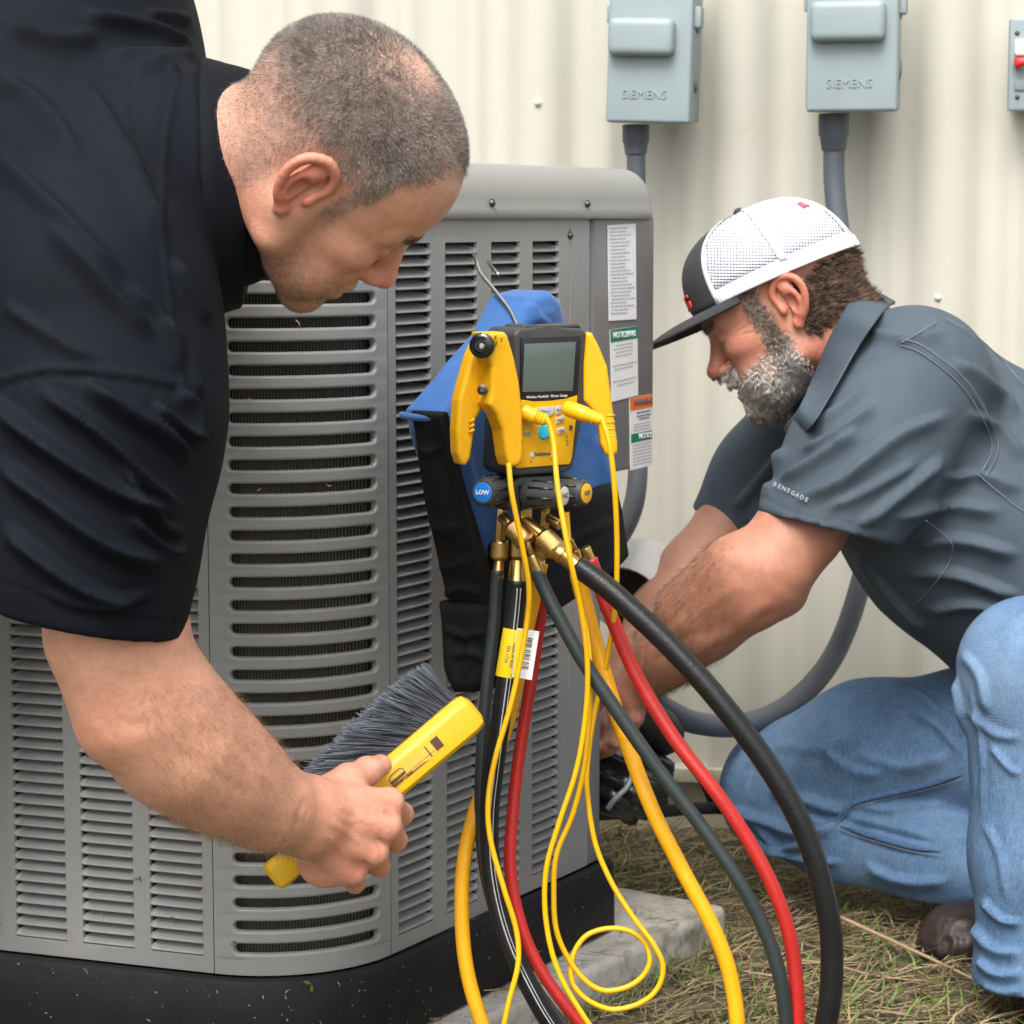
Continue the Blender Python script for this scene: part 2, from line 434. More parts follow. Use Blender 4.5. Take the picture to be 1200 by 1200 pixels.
# ---- louvred flat panels: posts plus one pressed blade per opening
LP = .01205; z_l0 = ZP + .022; nrow = int((ZL - .012 - z_l0) / LP)
cols_R = []
for xa, xb in ((463, 504.5), (521.6, 559), (575.5, 609), (624, 655)):
    cols_R.append((uR(xa, 300), uR(xb, 300)))
wL = uL(172, 850) - uL(235, 850)
pitchL = (uL(92, 900) - uL(172, 900))
cols_L = [(uL(234.5, 850) + k * pitchL, uL(172.5, 850) + k * pitchL) for k in range(7)]
def blade_mesh(wid, name):
    us = np.array([0, .025, .07, .14, .3, .5, .7, .86, .93, .975, 1.]) ; e = 1 - np.abs(us * 2 - 1) ** 1
    V = []; ny = len(us)
    for u in us:
        d = min(u, 1 - u) / .14; k = math.sin(min(1, d) * math.pi / 2)     # 0 at the ends
        depth = .0125 * k + .0004; top = .0012 + .0046 * k ** .7
        x = u * wid
        # profile: inner top, mid, outer lip, lip return   (y outward is negative depth -> local +y = inward)
        V += [(x, depth, top), (x, depth * .62, top * .42), (x, depth * .22, -.0012), (x, -.0002, -.0030), (x, .0004, -.0040), (x, depth * .25, -.0032)]
    m = 6; Fq = [(j * m + i, (j + 1) * m + i, (j + 1) * m + i + 1, j * m + i + 1) for j in range(ny - 1) for i in range(m - 1)]
    me = mesh_np(name, np.array(V), np.array(Fq)); me.materials.append(MT['grey'])
    me.polygons.foreach_set('use_smooth', np.ones(len(me.polygons), bool)); return me
def louvre_panel(name, cols, org, du, nrm, u0, u1, visible):
    """org: seam point, du: horizontal direction, nrm: outward"""
    panel = None
    parts = []
    edges = [u0]
    for a_, b_ in cols: edges += [a_, b_]
    edges.append(u1)
    V = []; Fq = []
    def quad(ua, ub, za, zb, dep=0):
        i0 = len(V)
        for u, z in ((ua, za), (ub, za), (ub, zb), (ua, zb)): V.append(v3(org + du * u - nrm * dep, z))
        Fq.append((i0, i0 + 1, i0 + 2, i0 + 3))
    zt = z_l0 + (nrow - 1) * LP + .0085
    for i in range(0, len(edges), 2): quad(edges[i], edges[i + 1], ZP, ZL + .01)
    for a_, b_ in cols:
        quad(a_, b_, ZP, z_l0 - .0045)
        if zt < ZL + .01: quad(a_, b_, zt, ZL + .01)
        # folded edges of the posts
        for ue, sgn in ((a_, 1), (b_, -1)):
            i0 = len(V)
            for z in (z_l0 - .0045, zt): V.append(v3(org + du * ue, z)); V.append(v3(org + du * (ue + sgn * .0006) - nrm * .004, z))
            Fq.append((i0, i0 + 1, i0 + 3, i0 + 2))
    panel = arr(name, np.array(V), np.array(Fq), MT['grey'], unit, False)
    rest = []
    for a_, b_ in cols:
        wid = b_ - a_; me = blade_mesh(wid, 'louvre')
        u_start, dd = (a_, du) if True else (b_, -du)
        Rm = Matrix(((du[0], -nrm[0], 0), (du[1], -nrm[1], 0), (0, 0, 1))).to_4x4()
        for r in range(nrow):
            z = z_l0 + r * LP
            p = v3(org + du * a_, z); c = v3(org + du * (a_ + b_) / 2, z)
            px, py = proj(c)
            T = Matrix.Translation(Vector(p)) @ Rm
            if visible(px, py):
                o = bpy.data.objects.new('louvre', me); link(o); o.parent = panel
                o.matrix_local = Matrix.Translation(Vector(p - root_loc(unit))) @ Rm
            else: rest.append((me, T))
    if rest:
        VV = []; FF = []; off = 0
        for me, T in rest:
            co_ = np.empty(len(me.vertices) * 3, np.float32); me.vertices.foreach_get('co', co_); co_ = co_.reshape(-1, 3)
            Tn = np.array(T); VV.append(co_ @ Tn[:3, :3].T + Tn[:3, 3])
            q = np.empty(len(me.loops), np.int32); me.loops.foreach_get('vertex_index', q); FF.append(q.reshape(-1, 4) + off); off += len(co_)
        o = arr('louvre_rows', np.vstack(VV), np.vstack(FF), MT['grey'], panel); tag(o, kind='stuff')
    return panel
def vis_R(px, py):
    if not (255 < py < 1110): return False
    if px > 480 and 345 < py < 700 and px > 620 - (py - 345) * .95: return False       # behind the pouch
    if 505 < px and 690 < py < 800 and px < 600: return False
    return True
def vis_L(px, py): return px > -25 and (py > 715 if px < 165 else py > 640) and py < 1140 and not (px > 20 and py < 640 + (px) * 1.6 and py > 745 and False)
louvre_panel('louvre_panel', cols_R, TRp, dr, nr, .0009, U_GAP - .001, vis_R)
louvre_panel('louvre_panel', cols_L, TLp, -dl, nl, .0009, LLEN, vis_L)
# dark strips standing in for the shadow in the corner panel seams
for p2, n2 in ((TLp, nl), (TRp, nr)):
    box('seam_shadow', v3(p2 - n2 * .004, (ZP + ZL) / 2), (.0012, .004, ZL - ZP), MT['basepan'], unit, ex=v3((-n2[1], n2[0]), 0), ey=v3(n2, 0))
# panel edge crease beside the last louvre column, and its post to the right of the gap
for upx in (668,):
    u = uR(upx, 400); box('panel_crease', v3(TRp + dr * u + nr * .0006, (ZP + ZL) / 2 + .02), (.0016, .0012, ZL - ZP - .06), MT['grey'], unit, ex=DR3, ey=NR3)
# lower end of the right side below the valve compartment
ZS = onR(742, 550)[2]
f_ = [v3(TRp + dr * U_GAP, ZP), v3(TRp + dr * U_LOW, ZP), v3(TRp + dr * U_LOW, ZS - .004), v3(TRp + dr * U_GAP, ZS - .004)]
prism('end_post', f_, [p - NR3 * .03 for p in f_], MT['panel'], unit, .002)
f_ = [v3(TRp + dr * (U_GAP + .006), ZS), v3(TRp + dr * U_END, ZS), v3(TRp + dr * U_END, ZL + .005), v3(TRp + dr * (U_GAP + .006), ZL + .005)]
SVC = prism('service_panel', f_, [p - NR3 * .20 for p in f_], MT['panel'], unit, .006, 3)
f_ = [v3(TRp + dr * (U_GAP - .001) - nr * .012, ZS), v3(TRp + dr * (U_GAP + .007) - nr * .012, ZS), v3(TRp + dr * (U_GAP + .007) - nr * .012, ZL), v3(TRp + dr * (U_GAP - .001) - nr * .012, ZL)]
prism('panel_gap', f_, [p - NR3 * .01 for p in f_], MT['basepan'], unit)
# inner body so nothing shows through
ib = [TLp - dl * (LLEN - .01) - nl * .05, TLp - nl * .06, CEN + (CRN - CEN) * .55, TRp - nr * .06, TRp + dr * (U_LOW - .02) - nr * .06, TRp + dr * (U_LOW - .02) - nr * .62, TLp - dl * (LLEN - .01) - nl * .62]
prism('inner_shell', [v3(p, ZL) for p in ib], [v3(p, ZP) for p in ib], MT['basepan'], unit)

# ---- perimeter path for the lid and the base
def perimeter(off, uend, rc=.03):
    pts = []
    back = .66
    TLo, TRo = TLp + nl * off, TRp + nr * off
    pts.append(TLo - dl * (LLEN + off)); 
    for u in np.linspace(LLEN * .9, .02, 10): pts.append(TLo - dl * u)
    for a in np.linspace(a0, a1, 22): pts.append(CEN + (RAD + off) * np.array((math.cos(a), math.sin(a))))
    ue = uend + off
    for u in np.linspace(.02, ue - rc, 14): pts.append(TRo + dr * u)
    c = TRo + dr * (ue - rc) - nr * rc
    for q in np.linspace(0, math.pi / 2, 8)[1:]: pts.append(c + rc * (nr * math.cos(q) + dr * math.sin(q)))
    pts.append(TRo + dr * ue - nr * back); pts.append(TLo - dl * (LLEN + off) - nl * back)
    return pts
def sweep(name, prof, uend, mat, cap_top=True, rc=.03):
    rings = [perimeter(o, uend, max(.004, rc + o)) for o, z in prof]; n = len(rings[0])
    V = np.array([v3(p, z) for R_, (o, z) in zip(rings, prof) for p in R_])
    Fq = [(i * n + j, i * n + (j + 1) % n, (i + 1) * n + (j + 1) % n, (i + 1) * n + j) for i in range(len(prof) - 1) for j in range(n)]
    if cap_top: Fq.append(tuple(range((len(prof) - 1) * n, len(prof) * n)))
    return arr(name, V, [tuple(f) for f in Fq], mat, unit, True)
lidh = .062
prof = [(.0, ZL + .001), (.006, ZL), (.0075, ZL + .0015), (.0075, ZL + .012)]
for q in np.linspace(0, math.pi / 2, 9): prof.append((.0065 - .042 * (1 - math.cos(q)), ZL + .014 + (lidh - .014) * math.sin(q)))
sweep('lid', prof, U_END, MT['grey_lid'])
prof = [(.004, ZP - .012), (.004, ZP - .001), (.010, ZP - .0015), (.0135, ZP - .006), (.0155, ZP - .045), (.016, zpad + .004), (.012, zpad + .001)]
sweep('base_pan', prof, U_LOW + .015, MT['basepan'], False, .012)
for (px, py) in ((570, 238), (682, 239)):
    u = uR(px, py); z = onR(px, py)[2]; dome_screw(v3(TRp + dr * u + nr * .0073, z), NR3, .0042, MT['screw'], unit)
for (px, py) in ((668, 276),):
    u = uR(px, py); dome_screw(v3(TRp + dr * u, onR(px, py)[2]), NR3, .0042, MT['screw'], unit)
for s in (.03, ARC * .5, ARC - .03):
    p = corner_pt(s, ZL + .010, -.0073); dome_screw(p, v3((p - cx)[:2] / np.linalg.norm((p - cx)[:2]), 0), .0042, MT['screw'], unit)

# ---- stickers on the service panel
MT['paper'] = M('sticker_paper', (.78, .78, .78), .5)
MT['ink'] = M('sticker_ink', (.10, .10, .11), .6)
MT['inkg'] = M('sticker_ink_grey', (.40, .40, .42), .6)
MT['stk_green'] = M('sticker_green', (.01, .20, .12), .5)
MT['stk_orange'] = M('sticker_orange', (.85, .16, .02), .5)
def sticker(corners, name='sticker', label=None):
    """corners px: TL, TR, BR, BL on the right side plane, returns (object, map(u,v))"""
    q = [onR(*c) + NR3 * .0011 for c in corners]
    f = [q[3], q[2], q[1], q[0]]
    o = prism(name, f, [p - NR3 * .0007 for p in f], MT['paper'], unit, label=label)
    def at(u, v): return (q[0] * (1 - u) * (1 - v) + q[1] * u * (1 - v) + q[2] * u * v + q[3] * (1 - u) * v) + NR3 * .0004
    return o, at
def lines(o, at, rows, mat, name='print_lines'):
    bm = bmesh.new()
    for v, u0, u1, h in rows:
        # broken into word-like dashes
        u = u0
        while u < u1:
            wv = random.uniform(.04, .13); e = min(u1, u + wv)
            f = [at(u, v + h), at(e, v + h), at(e, v), at(u, v)]
            vs = [bm.verts.new(tuple(p)) for p in f]; bm.faces.new(vs); u = e + .025
    return bm_obj(name, bm, mat, o)
o1, at1 = sticker([(711, 264), (744, 262), (745, 374), (713, 376)])
lines(o1, at1, [(.03 + k * .037, .06 + .02 * (k % 3), random.uniform(.6, .95), .014) for k in range(25)], MT['inkg'])
o2, at2 = sticker([(714, 387), (746, 382), (747, 463), (716, 471)])
def band(o, at, v0, v1, mat, u0=.0, u1=1., name='colour_band'):
    f = [at(u0, v1), at(u1, v1), at(u1, v0), at(u0, v0)]
    f = [p + NR3 * .0001 for p in f]
    return arr(name, np.array(f), [(0, 1, 2, 3)], mat, o, False)
band(o2, at2, .0, .17, MT['stk_green'])
DRn = (at2(1, .1) - at2(0, .1)); DRn /= np.linalg.norm(DRn)
text('notice_lettering', 'NOTICE/AVIS', at2(.5, .09) + NR3 * .0004, DR3, EZ, .0098, MT['paper'], o2, bold=.0002)
lines(o2, at2, [(.22, .2, .8, .018), (.27, .12, .85, .018), (.32, .2, .8, .018), (.37, .15, .8, .018), (.50, .05, .95, .02), (.55, .12, .8, .02), (.72, .05, .95, .02), (.78, .2, .85, .02)], MT['inkg'])
o3, at3 = sticker([(737, 467), (763.5, 462), (764, 545), (738, 551)])
band(o3, at3, .0, .17, MT['stk_orange']); band(o3, at3, .50, .62, MT['stk_green'], .03, .97)
text('warning_lettering', 'WARNING', at3(.56, .085) + NR3 * .0004, DR3, EZ, .0105, MT['ink'], o3, bold=.0002)
text('notice_lettering', 'NOTICE', at3(.66, .56) + NR3 * .0004, DR3, EZ, .0095, MT['paper'], o3, bold=.0002)
lines(o3, at3, [(.21, .3, .9, .022), (.26, .3, .92, .022), (.30, .4, .85, .022)], MT['ink']); lines(o3, at3, [(.37 + k * .04, .15, .9, .016) for k in range(3)] + [(.66 + k * .045, .1, .93, .016) for k in range(7)], MT['inkg'])
# ================================================================== wall boxes and conduits
MT['boxpaint'] = M('box_grey_paint', (.27, .325, .34), .45, var=[(8, .08)], bump=(300, .03))
MT['boxdark'] = M('box_side_grey', (.22, .255, .26), .5)
MT['conduit'] = M('conduit_pvc', (.085, .095, .115), .45, var=(20, .1))
MT['red'] = M('red_plastic', (.75, .03, .03), .4)
MT['white_pl'] = M('white_plastic', (.80, .80, .78), .35, var=(20, .04))
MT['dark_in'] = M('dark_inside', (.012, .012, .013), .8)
def disconnect_box(corners, raised, emb, label, yaw=-4, roll=0):
    """corners px of the cover: left, right, bottom ; top runs out of the picture"""
    xl, xr, yb = corners; D = WY - .135 - (.045 if xl > 900 else 0)
    ex = np.array((math.cos(math.radians(yaw)), math.sin(math.radians(yaw)), 0)); n = np.array((ex[1], -ex[0], 0)); ez = EZ.copy()
    if roll:
        r = math.radians(roll); ex, ez = ex * math.cos(r) + ez * math.sin(r), ez * math.cos(r) - ex * math.sin(r)
    bl = P(xl, yb, D); wid = (xr - xl) * SC(D) * 1.01; H = .235
    b = thing('disconnect_box', label, 'electrical box', bl + ex * wid / 2 + EY * .1, 'disconnect boxes on the wall')
    c = bl + ex * wid / 2 + ez * H / 2
    box('back_box', c - n * .064, (wid - .010, .105, H - .012), MT['boxpaint'], b, .003, ex=ex, ey=n, ez=ez)
    lid = box('cover', c - n * .013, (wid, .034, H), MT['boxpaint'], b, .005, 3, ex=ex, ey=n, ez=ez)
    (ra, rb_, rc, rd) = raised
    p = PP((ra + rc) / 2, (rb_ + rd) / 2, c + n * .008, n)
    box('raised_panel', p, ((rc - ra) * SC(D), .036, (rd - rb_) * SC(D)), MT['boxpaint'], lid, .0125, 5, ex=ex, ey=n, ez=ez)
    text('embossed_lettering', 'SIEMENS', PP(*emb, c + n * .0045, n), ex, ez, .0175, MT['boxpaint'], lid, depth=.0011)
    # side knockouts and the hinge ears
    s = c + ex * (wid / 2 - .0035) - n * .07
    for dz in (-.055, .03):
        lathe('knockout', s + ez * dz - ex * .002, s + ez * dz + ex * .0035, [(0, .016), (.8, .016), (.82, .011), (1, .011)], MT['boxdark'], b, 16)
    box('hinge_ear', c + ex * (wid / 2 + .004) + ez * (H / 2 - .085) - n * .022, (.012, .03, .03), MT['boxpaint'], b, .004, ex=ex, ey=n, ez=ez)
    box('hinge_ear', c - ex * (wid / 2 + .002) + ez * (H / 2 - .082) - n * .02, (.008, .02, .025), MT['boxpaint'], b, .003, ex=ex, ey=n, ez=ez)
    return b
disconnect_box((710, 807, 143), (714, 22, 791, 65), (755, 111), 'tilted grey disconnect box on the wall above the condenser unit', yaw=-13, roll=-1.6)
disconnect_box((944, 1048, 131), (951, 2, 1037, 48), (995, 98), 'level grey disconnect box on the wall above the man in the cap', yaw=-13)
def conduit(path, r, label, top):
    pts = spline([P(*q) for q in path], 10)
    c = thing('flexible_conduit', label, 'conduit', pts[-1])
    # ribbed sleeve
    L = np.concatenate(([0], np.cumsum(np.linalg.norm(np.diff(pts, axis=0), axis=1)))); n = int(L[-1] / .0045)
    s = np.linspace(0, L[-1], n); q = np.stack([np.interp(s, L, pts[:, k]) for k in range(3)], 1)
    tube('sleeve', q, r * (1 + .03 * (np.arange(n) % 2)), MT['conduit'], c, 14)
    t = P(*top[0]); t2 = P(*top[1])
    lathe('connector', t, t2, [(0, r * 1.5), (.55, r * 1.5), (.6, r * 1.36), (.95, r * 1.2), (1, r)], MT['conduit'], c, 10)
    return c
conduit([(745, 172, 3.62), (746, 230, 3.62), (748, 330, 3.6), (750, 450, 3.5), (748, 540, 3.36), (744, 585, 3.3), (732, 618, 3.24), (712, 645, 3.18), (690, 660, 3.10), (668, 668, 2.99)], .0135,
        'grey flexible conduit running down from the tilted box behind the condenser', ((745, 146, 3.62), (745, 182, 3.62)))
conduit([(977, 165, 3.58), (978, 220, 3.58), (986, 290, 3.57), (1003, 390, 3.57), (1019, 520, 3.57), (1019, 620, 3.52), (1004, 700, 3.46), (973, 775, 3.4), (925, 826, 3.34), (870, 849, 3.28), (820, 848, 3.22), (785, 834, 3.17), (755, 812, 3.12)], .0150,
        'grey flexible conduit sweeping down from the level box and behind the kneeling man', ((977, 133, 3.58), (977, 178, 3.58)))
# small switch box cut by the picture edge
D = WY - .135
sb = thing('switch_box', 'small grey switch box with a red toggle beside the level disconnect box', 'switch box', P(1212, 128, D))
f_, b_ = box_pts(P(1212, 76, D), EX, EY, EZ, .074, .012, .131)
prism('cover', f_, b_, MT['boxpaint'], sb, .004, 3)
box('back_box', P(1212, 76, D + .026), (.062, .048, .115), MT['boxdark'], sb, .003)
box('raised_panel', P(1212, 56, D - .008), (.056, .012, .024), MT['white_pl'], sb, .005, 3)
box('recess', P(1210, 100, D - .007), (.052, .004, .014), MT['boxdark'], sb, .0015)
tg = tube('toggle', [P(1189, 75, D - .016), P(1200, 72, D - .018), P(1222, 70, D - .012)], [.0085, .006, .006], MT['red'], sb, 10)
dome_screw(P(1192, 39, D - .0062), (0, -1, 0), .0028, MT['screw'], sb); dome_screw(P(1192, 114, D - .0062), (0, -1, 0), .0028, MT['screw'], sb)
dome_screw(P(1232, 39, D - .0062), (0, -1, 0), .0028, MT['screw'], sb); dome_screw(P(1232, 114, D - .0062), (0, -1, 0), .0028, MT['screw'], sb)

# ---- white cup-shaped cap and the black valve clutter behind the unit
cup = thing('white_cap', 'white hollow plastic cap hanging behind the black pouch', 'cap', P(752, 690, 3.36))
c0, c1 = P(733, 704, 3.26), P(764, 652, 3.36)
lathe('shell', c0, c1, [(.12, .044), (.02, .048), (0, .052), (.05, .056), (.35, .058), (.6, .055), (.85, .040), (1, .014)], MT['white_pl'], cup, 28)
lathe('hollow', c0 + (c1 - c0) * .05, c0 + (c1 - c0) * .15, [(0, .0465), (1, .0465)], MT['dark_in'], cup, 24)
MT['rubber'] = M('black_rubber', (.017, .017, .018), .42, var=(30, .25), bump=(120, .1))
MT['foam'] = M('black_foam', (.02, .02, .022), .7, var=(60, .3), bump=(150, .5))
vb = thing('service_valve', 'black service valve on the pipes below the unit panel', 'valve', P(775, 880, 3.15))
lathe('valve_body', P(752, 835, 3.12), P(786, 872, 3.16), [(0, .020), (.15, .026), (.5, .030), (.85, .027), (1, .016)], MT['rubber'], vb, 18)
lathe('stem', P(772, 880, 3.14), P(795, 862, 3.14), [(0, .006), (.3, .012), (1, .012)], MT['rubber'], vb, 14)
tube('pipe', spline([P(790, 862, 3.16), P(806, 890, 3.22), P(825, 918, 3.3), P(836, 945, 3.36)], 6), .006, MT['foam'], vb, 10)
bag = thing('plastic_bag', 'crumpled black plastic bag on the ground behind the condenser corner', 'bag', P(735, 955, 3.1))
bmx = bmesh.new(); bmesh.ops.create_icosphere(bmx, subdivisions=4, radius=1)
cc = P(733, 918, 3.12)
for v in bmx.verts:
    p = v.co.copy(); k = 1 + .12 * math.sin(p.x * 7 + p.z * 5) * math.sin(p.y * 6 + 2) + .09 * math.sin(p.z * 13 + p.x * 9) + .05 * abs(math.sin(p.x * 21 + p.y * 17 + p.z * 11))
    v.co = Vector((cc[0] + p.x * .058 * k, cc[1] + p.y * .06 * k, cc[2] + p.z * .047 * k))
MT['bagplastic'] = M('black_bag_plastic', (.018, .018, .02), .22, bump=[(60, .7)])
bm_obj('bag_skin', bmx, MT['bagplastic'], bag, True)
tube('drawstring', spline([P(712, 948, 3.05), P(722, 935, 3.045), P(735, 922, 3.05), P(742, 905, 3.06)], 6), .0035, MT['boxdark'], bag, 8)
gc = tube('ground_cable', spline([P(680, 956, 3.12), P(720, 953, 3.14), P(770, 951, 3.2), P(825, 947, 3.28), P(900, 949, 3.5), P(990, 952, 3.55)], 8), .0085, MT['foam'], None, 10)
tag(gc, 'thin black cable lying on the ground along the wall foot', 'cable')

# ================================================================== SDF modelling tools
def smin(a, b, k):
    h = np.clip(.5 + .5 * (b - a) / k, 0, 1); return b * (1 - h) + a * h - k * h * (1 - h)
def smax(a, b, k): return -smin(-a, -b, k)
def s_sph(p, c, r): return np.linalg.norm(p - np.asarray(c), axis=1) - r
def s_ell(p, c, r, R=None):
    q = p - np.asarray(c, float)
    if R is not None: q = q @ np.asarray(R, float)          # columns of R are the local axes
    r = np.asarray(r, float); k0 = np.linalg.norm(q / r, axis=1); k1 = np.linalg.norm(q / (r * r), axis=1) + 1e-9
    return k0 * (k0 - 1) / k1
def s_cone(p, a, b, ra, rb):
    a = np.asarray(a, float); b = np.asarray(b, float); ab = b - a; q = p - a
    t = np.clip(q @ ab / (ab @ ab + 1e-12), 0, 1)
    return np.linalg.norm(q - t[:, None] * ab, axis=1) - (ra + (rb - ra) * t)
def s_chain(p, pts, rad, k=.01):
    d = None
    for i in range(len(pts) - 1):
        e = s_cone(p, pts[i], pts[i + 1], rad[i], rad[i + 1]); d = e if d is None else smin(d, e, k)
    return d
def s_ocone(p, a, b, ra, rb, flat, axis):
    """capsule squashed along a direction: flat<1 makes it thinner along axis"""
    ax = np.asarray(axis, float); ax = ax / np.linalg.norm(ax); m = 1 / flat - 1
    f = lambda x: x + np.outer(x @ ax, ax) * m if x.ndim == 2 else x + ax * (x @ ax) * m
    return s_cone(f(p - 0), f(np.asarray(a, float)), f(np.asarray(b, float)), ra, rb) * (.55 + .45 * flat)
def s_plane(p, o, n): return (p - np.asarray(o, float)) @ (np.asarray(n, float) / np.linalg.norm(n))
def sdf_mesh(fn, lo, hi, h, fac=4):
    lo = np.asarray(lo, float); hi = np.asarray(hi, float)
    nc = np.ceil((hi - lo) / (h * fac)).astype(int) + 1
    ax = [lo[k] + np.arange(nc[k]) * h * fac for k in range(3)]
    Gc = np.stack(np.meshgrid(*ax, indexing='ij'), -1).reshape(-1, 3)
    dc = fn(Gc).reshape(nc)
    mn = np.full(nc - 1, 1e9); 
    for i in (0, 1):
        for j in (0, 1):
            for k in (0, 1):
                mn = np.minimum(mn, np.abs(dc[i:nc[0] - 1 + i, j:nc[1] - 1 + j, k:nc[2] - 1 + k]))
    act = mn < h * fac * 1.25
    nf = (nc - 1) * fac + 1
    idx = [np.minimum(np.arange(nf[k]) // fac, nc[k] - 2) for k in range(3)]
    near = np.zeros(nf, bool)
    up = act[np.ix_(*idx)]; near |= up
    # points on cell borders belong to both cells
    for k in range(3):
        idm = [i.copy() for i in idx]; idm[k] = np.maximum(np.minimum((np.arange(nf[k]) - 1) // fac, nc[k] - 2), 0)
        near |= act[np.ix_(*idm)]
    ci = [np.minimum(np.round(np.arange(nf[k]) / fac).astype(int), nc[k] - 1) for k in range(3)]
    Dn = dc[np.ix_(*ci)].astype(np.float32)
    I = np.argwhere(near); pts = lo + I * h
    out = np.empty(len(pts), np.float32)
    for s in range(0, len(pts), 400000): out[s:s + 400000] = fn(pts[s:s + 400000])
    Dn[near] = out
    return nets(Dn, lo, h)
def nets(Dn, lo, h):
    S = Dn < 0; n = np.array(Dn.shape)
    cnt = np.zeros(n - 1, np.int8)
    offs = [(i, j, k) for i in (0, 1) for j in (0, 1) for k in (0, 1)]
    for i, j, k in offs: cnt += S[i:n[0] - 1 + i, j:n[1] - 1 + j, k:n[2] - 1 + k]
    act = (cnt > 0) & (cnt < 8); C = np.argwhere(act); m = len(C)
    ids = np.full(n - 1, -1, np.int32); ids[act] = np.arange(m)
    val = {o: Dn[C[:, 0] + o[0], C[:, 1] + o[1], C[:, 2] + o[2]] for o in offs}
    acc = np.zeros((m, 3)); num = np.zeros(m)
    for a in offs:
        for k in range(3):
            if a[k] == 0:
                b = list(a); b[k] = 1; b = tuple(b); va, vb_ = val[a], val[b]; cr = (va < 0) != (vb_ < 0)
                t = np.where(cr, va / np.where(cr, va - vb_, 1), 0)
                p = np.repeat(np.array(a, float)[None], m, 0); p[:, k] += t
                acc += p * cr[:, None]; num += cr
    V = lo + (C + acc / num[:, None]) * h; Q = []
    for k in range(3):
        sl0 = [slice(None)] * 3; sl1 = [slice(None)] * 3; sl0[k] = slice(0, -1); sl1[k] = slice(1, None)
        s0, s1 = S[tuple(sl0)], S[tuple(sl1)]; E = np.argwhere(s0 != s1); u, v = (k + 1) % 3, (k + 2) % 3
        E = E[(E[:, u] > 0) & (E[:, v] > 0) & (E[:, u] < n[u] - 1) & (E[:, v] < n[v] - 1)]
        def cid(du, dv):
            c = E.copy(); c[:, u] -= du; c[:, v] -= dv; return ids[c[:, 0], c[:, 1], c[:, 2]]
        q = np.stack((cid(1, 1), cid(0, 1), cid(0, 0), cid(1, 0)), 1)
        fl = ~S[E[:, 0], E[:, 1], E[:, 2]]; q[fl] = q[fl][:, ::-1]; Q.append(q)
    Q = np.vstack(Q); Q = Q[(Q >= 0).all(1)]
    return V, Q
def vnormals(V, Q):
    n = np.cross(V[Q[:, 2]] - V[Q[:, 0]], V[Q[:, 3]] - V[Q[:, 1]]); N = np.zeros_like(V)
    for k in range(4): np.add.at(N, Q[:, k], n)
    return N / (np.linalg.norm(N, axis=1)[:, None] + 1e-12)
def relax(V, Q, it=2, lam=.5):
    for _ in range(it):
        A = np.zeros_like(V); c = np.zeros(len(V))
        for k in range(4):
            a, b = Q[:, k], Q[:, (k + 1) % 4]
            np.add.at(A, a, V[b]); np.add.at(c, a, 1); np.add.at(A, b, V[a]); np.add.at(c, b, 1)
        V = V + lam * (A / np.maximum(c, 1)[:, None] - V)
    return V
def polyd(pp, line):
    """signed distance (px), position 0..1 along a polyline"""
    line = np.asarray(line, float); best = np.full(len(pp), 1e9); sd = np.zeros(len(pp)); tt_ = np.zeros(len(pp))
    L = np.concatenate(([0], np.cumsum(np.linalg.norm(np.diff(line, axis=0), axis=1))))
    for i in range(len(line) - 1):
        a, b = line[i], line[i + 1]; ab = b - a; q = pp - a; l2 = ab @ ab
        t = np.clip(q @ ab / l2, 0, 1); r = q - t[:, None] * ab; d = np.linalg.norm(r, axis=1)
        s = np.sign(ab[0] * q[:, 1] - ab[1] * q[:, 0]); m = d < best
        best[m] = d[m]; sd[m] = (d * s)[m]; tt_[m] = (L[i] + t[m] * math.sqrt(l2)) / L[-1]
    return sd, tt_
def folds(V, Q, strokes, face=.0, it=1):
    """sculpt cloth folds: each stroke = (px polyline, width px, height m[, kind])"""
    N = vnormals(V, Q); pp = proj(V); vd = CAM - V; vd /= np.linalg.norm(vd, axis=1)[:, None]
    fac = np.clip(((N * vd).sum(1) - face) / .25, 0, 1); disp = np.zeros(len(V))
    for st in strokes:
        line = spline(np.array(st[0], float), 5); wpx, h = st[1], st[2]; kind = st[3] if len(st) > 3 else 'soft'
        lo = line.min(0) - wpx * 4; hi = line.max(0) + wpx * 4
        m = np.where((pp > lo).all(1) & (pp < hi).all(1) & (fac > 0))[0]
        if not len(m): continue
        sd, t = polyd(pp[m], line); tap = np.clip(np.minimum(t, 1 - t) / .22, 0, 1); tap = tap * tap * (3 - 2 * tap)
        if kind == 'soft': f = np.exp(-(sd / wpx) ** 2) - .45 * np.exp(-(sd / (wpx * 2.2)) ** 2)
        elif kind == 'fold': f = np.exp(-(sd / (wpx * np.where(sd > 0, 1.8, .55))) ** 2)
        elif kind == 'seam': f = np.exp(-(sd / wpx) ** 4); tap = np.ones_like(tap)
        disp[m] += h * f * tap
    return V + N * (disp * fac)[:, None]

# ================================================================== pouch, hook and digital manifold
MT['blue_fabric'] = M('blue_nylon', (.030, .115, .33), .75, var=[(40, .12), (7, .12)], bump=[(18, .5), (700, .25)], sheen=.25)
MT['black_fabric'] = M('black_nylon', (.007, .007, .008), .8, var=[(40, .25)], bump=[(22, .45), (800, .3)], spec=.25)
MT['yellow'] = M('yellow_plastic', (.80, .42, .005), .38, var=[(25, .06)], bump=(300, .03), dirt=[(60, .70, .82, (.45, .25, .02))])
MT['yellow_cable'] = M('yellow_cable', (.82, .46, .005), .35, var=(30, .05))
MT['gauge_grey'] = M('gauge_rubber', (.045, .046, .048), .55, var=(40, .15), bump=(400, .12))
MT['lcd'] = M('lcd_glass', (.10, .135, .125), .12, coat=.5, var=(6, .12))
MT['bezel'] = M('bezel_black', (.012, .012, .014), .18, coat=.3)
